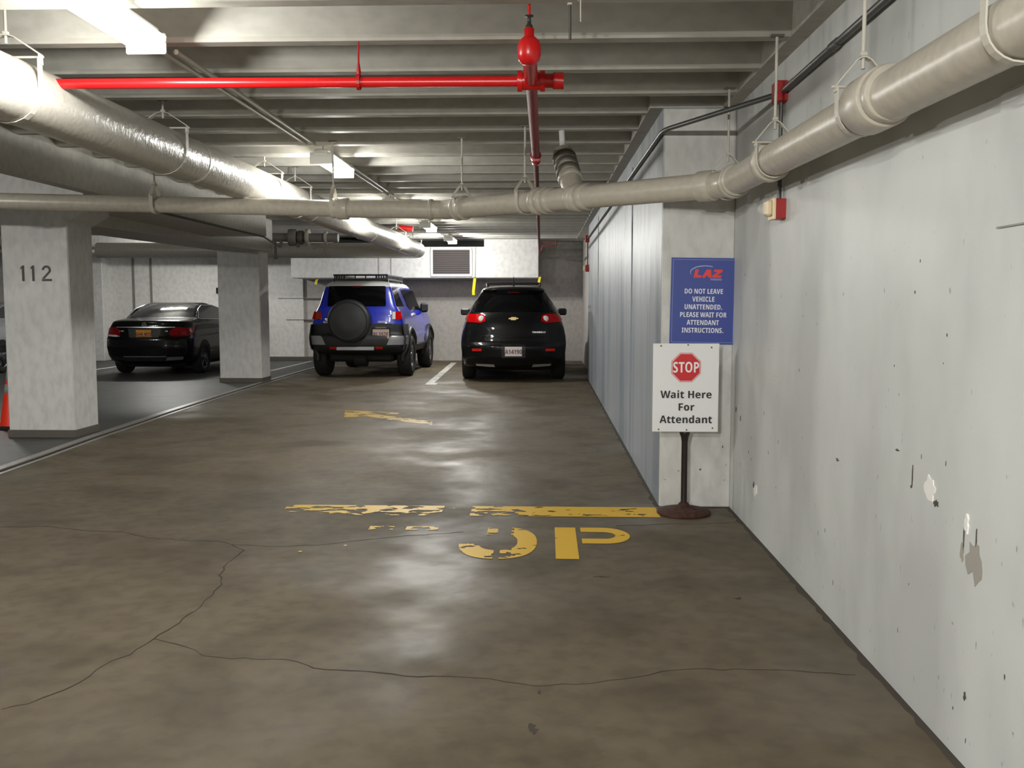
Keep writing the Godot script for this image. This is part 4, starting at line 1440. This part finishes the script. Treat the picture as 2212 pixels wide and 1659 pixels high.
func plate(parent: Node3D, at: Vector3, size: Vector2, m: Material, words: String, ink: Material, h: float, squeeze := 0.8) -> void:
	var s := ns()
	bbox(s, at, Vector3(size.x, size.y, 0.012), 0.004)
	var o := obj("number_plate", s, m, parent)
	text("lettering", words, h, at + Vector3(0, -0.005, 0.0075), ink, o, squeeze)

func rear_fn(T: Array) -> Callable:
	return func(v: Vector2) -> Vector3: return Vector3(v.x, v.y, -rear_s(T, v.x, v.y))

func side_fn(T: Array, side: float) -> Callable:
	return func(v: Vector2) -> Vector3: return Vector3(side * row_at(T, v.y)[1], v.y, -v.x)

func crossover() -> void:
	var T := [[0.24, 0.86, 0.30, 4.95, 0.5], [0.30, 0.93, 0.10, 5.1, 0.5], [0.45, 0.97, 0.02, 5.2, 0.48], [0.62, 0.985, 0.0, 5.2, 0.46], [0.69, 0.99, 0.005, 5.2, 0.45], [0.73, 0.99, 0.07, 5.2, 0.42], [0.82, 0.985, 0.09, 5.15, 0.42], [0.86, 0.98, 0.10, 5.1, 0.42], [1.0, 0.955, 0.12, 5.0, 0.42], [1.10, 0.925, 0.14, 4.75, 0.42], [1.15, 0.91, 0.155, 4.05, 0.42], [1.25, 0.87, 0.19, 3.85, 0.42], [1.29, 0.85, 0.21, 3.78, 0.42], [1.5, 0.735, 0.36, 3.4, 0.42], [1.70, 0.625, 0.52, 2.95, 0.4], [1.75, 0.575, 0.58, 2.75, 0.4], [1.785, 0.48, 0.75, 2.45, 0.4], [1.805, 0.30, 1.05, 2.1, 0.3]]
	var t := thing("crossover_car", "black family car with red tail lamps parked beside the right wall", "car", V(-0.60, 0.0, 17.45), 0.033)
	shell(T, 0.24, 1.805, "body", M.paint_black, t, true, true)
	var R := rear_fn(T)
	drape("rear_window", P2([-0.80, 1.30, 0.80, 1.30, 0.83, 1.34, 0.60, 1.66, 0.54, 1.70, -0.54, 1.70, -0.60, 1.66, -0.83, 1.34]), R, 0.004, M.tint_glass, t)
	# roof lip over the rear window
	var s := ns(true)
	var L := []
	for i in 13:
		var x := -0.57 + 1.14 * i / 12.0
		L.append(Vector3(x, 1.735 - 0.03 * absf(x) * absf(x) / 0.3, -rear_s(T, x, 1.72) + 0.10))
	tube(s, L, 0.022, 10)
	obj("spoiler", s, M.paint_black, t)
	drape("brake_lamp", P2([-0.11, 1.655, 0.11, 1.655, 0.11, 1.675, -0.11, 1.675]), R, 0.008, M.lamp_deep, t)
	for side: float in [1.0, -1.0]:
		var lampo := P2([0.52, 1.13, 0.60, 1.10, 0.88, 1.115, 0.905, 1.16, 0.868, 1.265, 0.56, 1.255, 0.52, 1.22])
		drape("tail_lamp", lampo if side > 0 else mirrored(lampo), R, 0.012, M.lamp_red, t)
		s = ns(true)
		var lp := Vector3(side * 0.595, 1.18, -rear_s(T, 0.595, 1.18) + 0.010)
		lathe(s, [Vector2(0.058, 0), Vector2(0.054, 0.008), Vector2(0.03, 0.014), Vector2(0, 0.016)], 22, Transform3D(Basis(Vector3.RIGHT, Vector3(side * 0.12, 0.2, 1).normalized(), Vector3.DOWN).orthonormalized(), lp))
		obj("reverse_lens", s, M.lamp_clear, t)
		var rf := P2([0.59, 0.585, 0.765, 0.585, 0.765, 0.63, 0.59, 0.63])
		drape("reflector", rf if side > 0 else mirrored(rf), R, 0.008, M.reflector, t)
		var sk := P2([0.34, 0.295, 0.68, 0.31, 0.70, 0.345, 0.36, 0.335])
		drape("exhaust_trim", sk if side > 0 else mirrored(sk), R, 0.012, M.chrome, t)
		drape("side_window", P2([0.75, 1.33, 3.45, 1.30, 2.9, 1.64, 1.25, 1.66]), side_fn(T, side), 0.004, M.tint_glass, t, 0.12)
		s = ns()
		bbox(s, Vector3(side * 1.055, 1.285, -3.35), Vector3(0.20, 0.15, 0.12), 0.03)
		obj("mirror", s, M.plastic_black, t)
		s = ns()
		bbox(s, Vector3(side * 0.92, 1.25, -3.38), Vector3(0.14, 0.05, 0.07), 0.01)
		obj("mirror_arm", s, M.plastic_black, t)
		s = ns(true)
		tube(s, [Vector3(side * 0.50, 1.76, -0.95), Vector3(side * 0.52, 1.835, -1.10), Vector3(side * 0.53, 1.845, -2.3), Vector3(side * 0.52, 1.79, -2.5)], 0.018, 8)
		obj("roof_rail", s, M.plastic_black, t)
	for z: float in [1.25, 2.2]:
		s = ns(true)
		tube(s, [Vector3(-0.53, 1.85, -z), Vector3(-0.45, 1.862, -z), Vector3(0.45, 1.862, -z), Vector3(0.53, 1.85, -z)], 0.016, 8)
		obj("roof_bar", s, M.plastic_black, t)
	s = ns(true)
	tube(s, [Vector3(0, 1.78, -1.0), Vector3(0, 1.83, -0.97), Vector3(0, 1.98, -0.90)], [0.028, 0.012, 0.004], 8)
	obj("aerial", s, M.plastic_black, t)
	drape("tailgate_handle", P2([-0.60, 0.845, 0.60, 0.845, 0.60, 0.875, -0.60, 0.875]), R, 0.016, M.paint_black, t)
	drape("plate_recess", P2([-0.22, 0.46, 0.22, 0.46, 0.22, 0.70, -0.22, 0.70]), R, 0.003, M.plastic_black, t)
	plate(t, Vector3(0.0, 0.578, 0.014), Vector2(0.315, 0.175), M.plate_white, "A14190", M.plate_ink, 0.078, 0.85)
	s = ns()
	var bt := Transform3D(Basis(), Vector3(0, 1.18, -rear_s(T, 0, 1.18) + 0.002))
	prism(s, P2([-0.095, -0.008, -0.05, -0.008, -0.05, -0.026, 0.045, -0.026, 0.045, -0.008, 0.08, -0.008, 0.095, 0.016, 0.05, 0.016, 0.05, 0.030, -0.045, 0.030, -0.045, 0.016, -0.082, 0.016]), 0.0, 0.014, bt)
	obj("badge", s, M.gold, t)
	text("lettering", "TRAVERSE LT", 0.028, Vector3(0.47, 0.93, -rear_s(T, 0.47, 0.93) + 0.012), M.chrome, t, 1.05, true, 0.012)
	underbody(t, 1.5, 0.45, 4.8, 0.20, 0.40)
	arch(T, t, 1.08, 0.40, 0.46, M.chassis)
	arch(T, t, 4.10, 0.40, 0.46, M.chassis)
	wheels(t, 0.865, 1.08, 4.10, 0.38, 0.255, 0.235, 6, M.alloy)

func offroader() -> void:
	var T := [[0.46, 0.84, 0.30, 4.45, 0.4], [0.54, 0.90, 0.10, 4.58, 0.35], [0.62, 0.935, 0.02, 4.62, 0.33], [0.80, 0.95, 0.0, 4.62, 0.32], [0.835, 0.95, 0.02, 4.6, 0.32], [0.85, 0.935, 0.09, 4.58, 0.30], [1.0, 0.92, 0.10, 4.55, 0.22], [1.07, 0.905, 0.105, 4.5, 0.18], [1.15, 0.885, 0.11, 4.45, 0.16], [1.24, 0.855, 0.115, 4.30, 0.14], [1.27, 0.84, 0.12, 3.55, 0.13], [1.36, 0.79, 0.13, 3.42, 0.11], [1.42, 0.755, 0.14, 3.36, 0.10], [1.70, 0.675, 0.20, 3.12, 0.09], [1.80, 0.645, 0.225, 3.0, 0.10], [1.86, 0.60, 0.26, 2.88, 0.14], [1.895, 0.53, 0.33, 2.75, 0.2], [1.915, 0.38, 0.55, 2.5, 0.25]]
	var t := thing("offroad_car", "blue off-road car with white roof, rack and black spare wheel", "car", V(-3.70, 0.0, 18.30), -0.015)
	shell(T, 0.46, 0.63, "lower_body", M.plastic_black, t, false, true)
	shell(T, 0.63, 1.79, "body", M.paint_blue, t, false, false)
	shell(T, 1.79, 1.915, "roof", M.paint_white, t, true, false)
	var R := rear_fn(T)
	drape("rear_window", P2([-0.575, 1.43, -0.56, 1.405, 0.56, 1.405, 0.575, 1.43, 0.56, 1.785, 0.54, 1.80, -0.54, 1.80, -0.56, 1.785]), R, 0.006, M.tint_glass, t)
	drape("brake_lamp", P2([-0.10, 1.775, 0.10, 1.775, 0.10, 1.80, -0.10, 1.80]), R, 0.014, M.lamp_deep, t)
	drape("rear_cladding", P2([-0.93, 0.83, 0.93, 0.83, 0.90, 1.06, -0.90, 1.06]), R, 0.005, M.plastic_black, t, 0.05)
	drape("bumper", P2([-0.93, 0.56, 0.93, 0.56, 0.945, 0.835, -0.945, 0.835]), R, 0.006, M.plastic_black, t, 0.05)
	# the tailgate split, corners in silver, step in the bumper
	drape("tailgate_trim", P2([-0.69, 1.055, 0.69, 1.055, 0.69, 1.072, -0.69, 1.072]), R, 0.010, M.plastic_black, t)
	for side: float in [1.0, -1.0]:
		var c := P2([0.60, 0.66, 0.949, 0.66, 0.949, 0.80, 0.93, 0.83, 0.70, 0.83, 0.66, 0.80])
		drape("bumper_corner", c if side > 0 else mirrored(c), R, 0.010, M.bumper_silver, t, 0.04)
		drape("side_cladding", P2([0.16, 0.56, 0.75, 0.56, 0.75, 1.055, 0.16, 1.055]), side_fn(T, side), 0.005, M.plastic_black, t, 0.1)
		drape("bumper_corner", P2([0.31, 0.66, 0.62, 0.66, 0.56, 0.83, 0.31, 0.83]), side_fn(T, side), 0.010, M.bumper_silver, t)
		var tl := P2([0.70, 1.15, 0.868, 1.15, 0.828, 1.29, 0.70, 1.30])
		drape("tail_lamp", tl if side > 0 else mirrored(tl), R, 0.035, M.lamp_red, t, 0.05)
		var am := P2([0.70, 1.155, 0.755, 1.155, 0.755, 1.295, 0.70, 1.295]) if side > 0 else P2([-0.79, 1.16, -0.71, 1.16, -0.71, 1.285, -0.79, 1.285])
		drape("tail_lamp_lens", am, R, 0.040, M.lamp_clear if side > 0 else M.lamp_amber, t, 0.05)
		var ref := P2([0.38, 0.582, 0.52, 0.582, 0.52, 0.622, 0.38, 0.622])
		drape("reflector", ref if side > 0 else mirrored(ref), R, 0.014, M.reflector, t)
		drape("quarter_window", P2([0.28, 1.40, 1.14, 1.40, 0.86, 1.76, 0.34, 1.76]), side_fn(T, side), 0.006, M.tint_glass, t, 0.12)
		drape("door_window", P2([1.66, 1.33, 3.20, 1.33, 2.98, 1.74, 1.30, 1.76]), side_fn(T, side), 0.006, M.tint_glass, t, 0.12)
		drape("door_handle", P2([1.72, 1.22, 1.92, 1.22, 1.92, 1.26, 1.72, 1.26]), side_fn(T, side), 0.03, M.chrome, t)
		drape("sill", P2([1.25, 0.48, 3.2, 0.48, 3.2, 0.62, 1.25, 0.62]), side_fn(T, side), 0.03, M.plastic_black, t, 0.2)
		var s2 := ns()
		bbox(s2, Vector3(side * 0.90, 1.375, -3.12), Vector3(0.17, 0.22, 0.13), 0.04)
		obj("mirror", s2, M.plastic_black, t)
		s2 = ns()
		bbox(s2, Vector3(side * 0.82, 1.33, -3.14), Vector3(0.10, 0.06, 0.07), 0.015)
		obj("mirror_arm", s2, M.plastic_black, t)
	var s := ns()
	bbox(s, Vector3(0, 0.59, 0.02), Vector3(0.74, 0.075, 0.05), 0.012)
	obj("bumper_step", s, M.bumper_silver, t)
	# spare wheel
	s = ns(true)
	lathe(s, [Vector2(0.30, -0.11), Vector2(0.40, -0.08), Vector2(0.418, -0.03), Vector2(0.418, 0.05), Vector2(0.40, 0.085), Vector2(0.35, 0.10), Vector2(0.25, 0.112), Vector2(0.22, 0.122), Vector2(0.1, 0.125), Vector2(0, 0.125)], 48, Transform3D(Basis(Vector3.RIGHT, Vector3.BACK, Vector3.DOWN), Vector3(-0.09, 1.125, 0.09)))
	var sp := obj("spare_wheel", s, M.plastic_black, t)
	s = ns(true)
	lathe(s, [Vector2(0.36, 0.0), Vector2(0.365, 0.003), Vector2(0.355, 0.012), Vector2(0.345, 0.003)], 48, Transform3D(Basis(Vector3.RIGHT, Vector3.BACK, Vector3.DOWN), Vector3(-0.09, 1.125, 0.188)))
	obj("cover_rim", s, M.rubber, sp)
	# number plate in its pale holder
	s = ns()
	bbox(s, Vector3(0.49, 0.885, -0.09), Vector3(0.36, 0.24, 0.06), 0.02)
	obj("plate_holder", s, M.plastic_black, t)
	s = ns()
	bbox(s, Vector3(0.49, 0.99, -0.055), Vector3(0.22, 0.035, 0.04), 0.01)
	obj("plate_lamp", s, M.band_grey, t)
	plate(t, Vector3(0.49, 0.868, -0.052), Vector2(0.325, 0.185), M.plate_beige, "BJ 152F", M.plate_ink, 0.08, 0.78)
	text("lettering", "CRUISER", 0.033, Vector3(0.52, 1.105, -0.09), M.chrome, t, 1.0, true, 0.012)
	text("lettering", "4x4", 0.042, Vector3(-0.60, 1.10, -0.09), M.plate_white, t, 1.0, true, 0.012)
	text("lettering", "FJ", 0.04, Vector3(-0.59, 1.155, -0.09), M.chrome, t, 1.0, true, 0.012)
	# roof rack
	var o := thing("roof_rack", "black slotted metal roof rack on the blue off-roader", "rack", t.position + Vector3(0, 0, 0), t.rotation.y)
	s = ns()
	var y0 := 1.905
	for yy: float in [1.935, 2.025]:
		bbox(s, Vector3(0, yy, -0.55), Vector3(1.06, 0.034, 0.035), 0.006)
	for i in 4:
		var x := -0.155 * 1.5 + 0.21 * (i - 1.5) * 1.0 + 0.2325
		bbox(s, Vector3((i - 1.5) * 0.21, 1.98, -0.55), Vector3(0.022, 0.08, 0.026), 0.004)
	for side: float in [1.0, -1.0]:
		for k in 5:
			bbox(s, Vector3(side * (0.325 + 0.047 * k), 1.98, -0.55), Vector3(0.026, 0.08, 0.03), 0.004)
	obj("end_panel", s, M.plastic_black, o)
	for side: float in [1.0, -1.0]:
		s = ns()
		for yy: float in [1.935, 2.025]:
			bbox(s, Vector3(side * 0.53, yy, -1.45), Vector3(0.035, 0.034, 1.8), 0.006)
		for k in 19:
			bbox(s, Vector3(side * 0.53, 1.98, -0.62 - 0.094 * k), Vector3(0.026, 0.08, 0.022 if k % 2 else 0.05), 0.004)
		obj("side_panel", s, M.plastic_black, o)
		for z: float in [0.62, 2.2]:
			s = ns()
			hexa(s, [Vector3(side * 0.56, 1.85, -z - 0.05), Vector3(side * 0.52, 1.85, -z - 0.05), Vector3(side * 0.52, 1.85, -z + 0.07), Vector3(side * 0.56, 1.85, -z + 0.07), Vector3(side * 0.545, 1.93, -z - 0.03), Vector3(side * 0.515, 1.93, -z - 0.03), Vector3(side * 0.515, 1.93, -z + 0.03), Vector3(side * 0.545, 1.93, -z + 0.03)])
			obj("foot", s, M.plastic_black, o)
	for k in 6:
		s = ns()
		bbox(s, Vector3(0, 1.935, -0.75 - 0.28 * k), Vector3(1.04, 0.02, 0.05), 0.004)
		obj("slat", s, M.plastic_black, o)
	underbody(t, 1.3, 0.5, 4.2, 0.30, 0.60)
	s = ns(true)
	tube(s, [Vector3(-0.12, 0.36, -0.55), Vector3(0.12, 0.36, -0.55)], 0.15, 16)
	obj("axle_housing", s, M.chassis, t)
	s = ns(true)
	tube(s, [Vector3(-0.8, 0.40, -0.93), Vector3(0.8, 0.40, -0.93)], 0.055, 10)
	obj("axle", s, M.chassis, t)
	arch(T, t, 0.93, 0.46, 0.50, M.chassis)
	arch(T, t, 3.62, 0.46, 0.50, M.chassis)
	flare(T, t, 0.93, 0.46, 0.50, 0.045, M.plastic_black)
	flare(T, t, 3.62, 0.46, 0.50, 0.045, M.plastic_black)
	wheels(t, 0.845, 0.93, 3.62, 0.405, 0.28, 0.23, 6, M.alloy)

func sedan(at: Vector3, turn: float, label: String, paint: Material, yellow: bool) -> void:
	var T := [[0.22, 0.78, 0.30, 4.4, 0.45], [0.30, 0.85, 0.10, 4.58, 0.45], [0.40, 0.885, 0.04, 4.66, 0.45], [0.58, 0.905, 0.0, 4.69, 0.45], [0.75, 0.905, 0.02, 4.66, 0.45], [0.80, 0.90, 0.05, 4.62, 0.46], [0.92, 0.885, 0.07, 4.4, 0.48], [0.99, 0.865, 0.08, 4.15, 0.50], [1.03, 0.85, 0.095, 3.7, 0.52], [1.08, 0.825, 0.09, 3.35, 0.55], [1.105, 0.80, 0.105, 3.28, 0.6], [1.125, 0.785, 0.24, 3.22, 0.6], [1.15, 0.765, 0.62, 3.15, 0.5], [1.19, 0.745, 0.82, 3.05, 0.4], [1.30, 0.70, 1.02, 2.82, 0.38], [1.42, 0.63, 1.30, 2.55, 0.36], [1.465, 0.585, 1.45, 2.40, 0.34], [1.50, 0.48, 1.70, 2.2, 0.28], [1.512, 0.30, 1.85, 2.1, 0.1]]
	var t := thing("sedan", label, "car", at, turn)
	shell(T, 0.22, 1.485, "body", paint, t, true, true)
	var R := rear_fn(T)
	drape("rear_window", P2([-0.685, 1.185, 0.685, 1.185, 0.66, 1.24, 0.55, 1.43, 0.49, 1.458, -0.49, 1.458, -0.55, 1.43, -0.66, 1.24]), R, 0.005, M.sedan_glass, t)
	for side: float in [1.0, -1.0]:
		var tl := P2([0.50, 0.845, 0.58, 0.80, 0.885, 0.835, 0.872, 0.96, 0.62, 0.985, 0.52, 0.93])
		drape("tail_lamp", tl if side > 0 else mirrored(tl), R, 0.010, M.lamp_ruby, t, 0.05)
		var dl := P2([0.50, 0.80, 0.60, 0.785, 0.86, 0.80, 0.86, 0.83, 0.60, 0.825])
		drape("tail_lamp_lens", dl if side > 0 else mirrored(dl), R, 0.012, M.lamp_clear if side < 0 else M.lamp_deep, t, 0.05)
		drape("side_window", P2([1.05, 1.16, 1.16, 1.14, 3.0, 1.11, 2.55, 1.36, 2.2, 1.42, 1.62, 1.42, 1.28, 1.34]), side_fn(T, side), 0.004, M.sedan_glass, t, 0.1)
		var s3 := ns(true)
		var W := []
		for q: Vector2 in [Vector2(3.0, 1.10), Vector2(1.10, 1.145), Vector2(1.02, 1.16), Vector2(1.24, 1.345), Vector2(1.58, 1.43), Vector2(2.2, 1.43), Vector2(2.55, 1.37)]:
			W.append(Vector3(side * (row_at(T, q.y)[1] + 0.006), q.y, -q.x))
		tube(s3, W, 0.009, 6)
		obj("window_trim", s3, M.chrome, t)
		var ex := P2([0.42, 0.315, 0.72, 0.33, 0.74, 0.385, 0.44, 0.375])
		drape("exhaust_trim", ex if side > 0 else mirrored(ex), R, 0.014, M.chrome if side > 0 else M.chassis, t)
		s3 = ns()
		bbox(s3, Vector3(side * 0.99, 1.10, -2.95), Vector3(0.20, 0.13, 0.11), 0.03)
		obj("mirror", s3, paint, t)
		s3 = ns()
		bbox(s3, Vector3(side * 0.87, 1.08, -2.98), Vector3(0.12, 0.04, 0.06), 0.01)
		obj("mirror_arm", s3, M.plastic_black, t)
	drape("boot_trim", P2([-0.60, 0.972, 0.60, 0.972, 0.60, 0.99, -0.60, 0.99]), R, 0.010, M.chrome, t)
	drape("bumper_trim", P2([-0.44, 0.385, 0.44, 0.385, 0.44, 0.40, -0.44, 0.40]), R, 0.012, M.chrome, t)
	drape("diffuser", P2([-0.44, 0.30, 0.44, 0.30, 0.42, 0.38, -0.42, 0.38]), R, 0.006, M.chassis, t)
	drape("plate_recess", P2([-0.30, 0.775, 0.30, 0.775, 0.34, 0.955, -0.34, 0.955]), R, 0.002, M.plastic_black, t)
	plate(t, Vector3(0.0, 0.848, -0.047), Vector2(0.32, 0.165), M.plate_yellow if yellow else M.plate_white, "GHK 4072", M.plate_navy, 0.065, 0.78)
	var s := ns()
	bbox(s, Vector3(0, 0.765, -0.04), Vector3(0.32, 0.022, 0.016), 0.003)
	obj("plate_band", s, M.plate_navy, t)
	s = ns()
	var c := Vector3(0, 1.035, -0.085)
	var ring := []
	for i in 25:
		var a := TAU * i / 24
		ring.append(Vector2(0.042 * cos(a), 0.042 * sin(a)))
	strap(s, ring, 0.012, 0.005, Transform3D(Basis(), c))
	for i in 3:
		var a := PI / 2 + TAU * i / 3
		bbox(s, c + Vector3(cos(a), sin(a), 0) * 0.02, Vector3(0.042, 0.007, 0.008), 0.001, Basis(Vector3.BACK, a))
	obj("badge", s, M.chrome, t)
	text("lettering", "C 300", 0.026, Vector3(-0.47, 0.905, -rear_s(T, 0.47, 0.905) + 0.012), M.chrome, t, 1.0, true, 0.012)
	text("lettering", "4M", 0.026, Vector3(0.45, 0.905, -rear_s(T, 0.45, 0.905) + 0.012), M.chrome, t, 1.2, true, 0.012)
	underbody(t, 1.4, 0.4, 4.3, 0.16, 0.34)
	arch(T, t, 0.98, 0.34, 0.37, M.chassis)
	arch(T, t, 3.82, 0.34, 0.37, M.chassis)
	wheels(t, 0.80, 0.98, 3.82, 0.33, 0.235, 0.225, 5, M.alloy_dark)

func _ready() -> void:
	setup()
	materials()
	floors()
	walls()
	ceiling()
	pillars()
	lamps()
	thick_pipe()
	drain_pipe()
	red_pipes()
	small_pipework()
	crossover()
	offroader()
	sedan(V(-8.12, 0.0, 18.85), 0.0, "black sedan with a yellow number plate parked behind the pillars", M.paint_black, true)
	sedan(V(-12.35, 0.0, 18.6), 0.0, "silver sedan peeking out at the left edge behind the cone", M.paint_silver, false)
	signs()
	markings()
	small_things()
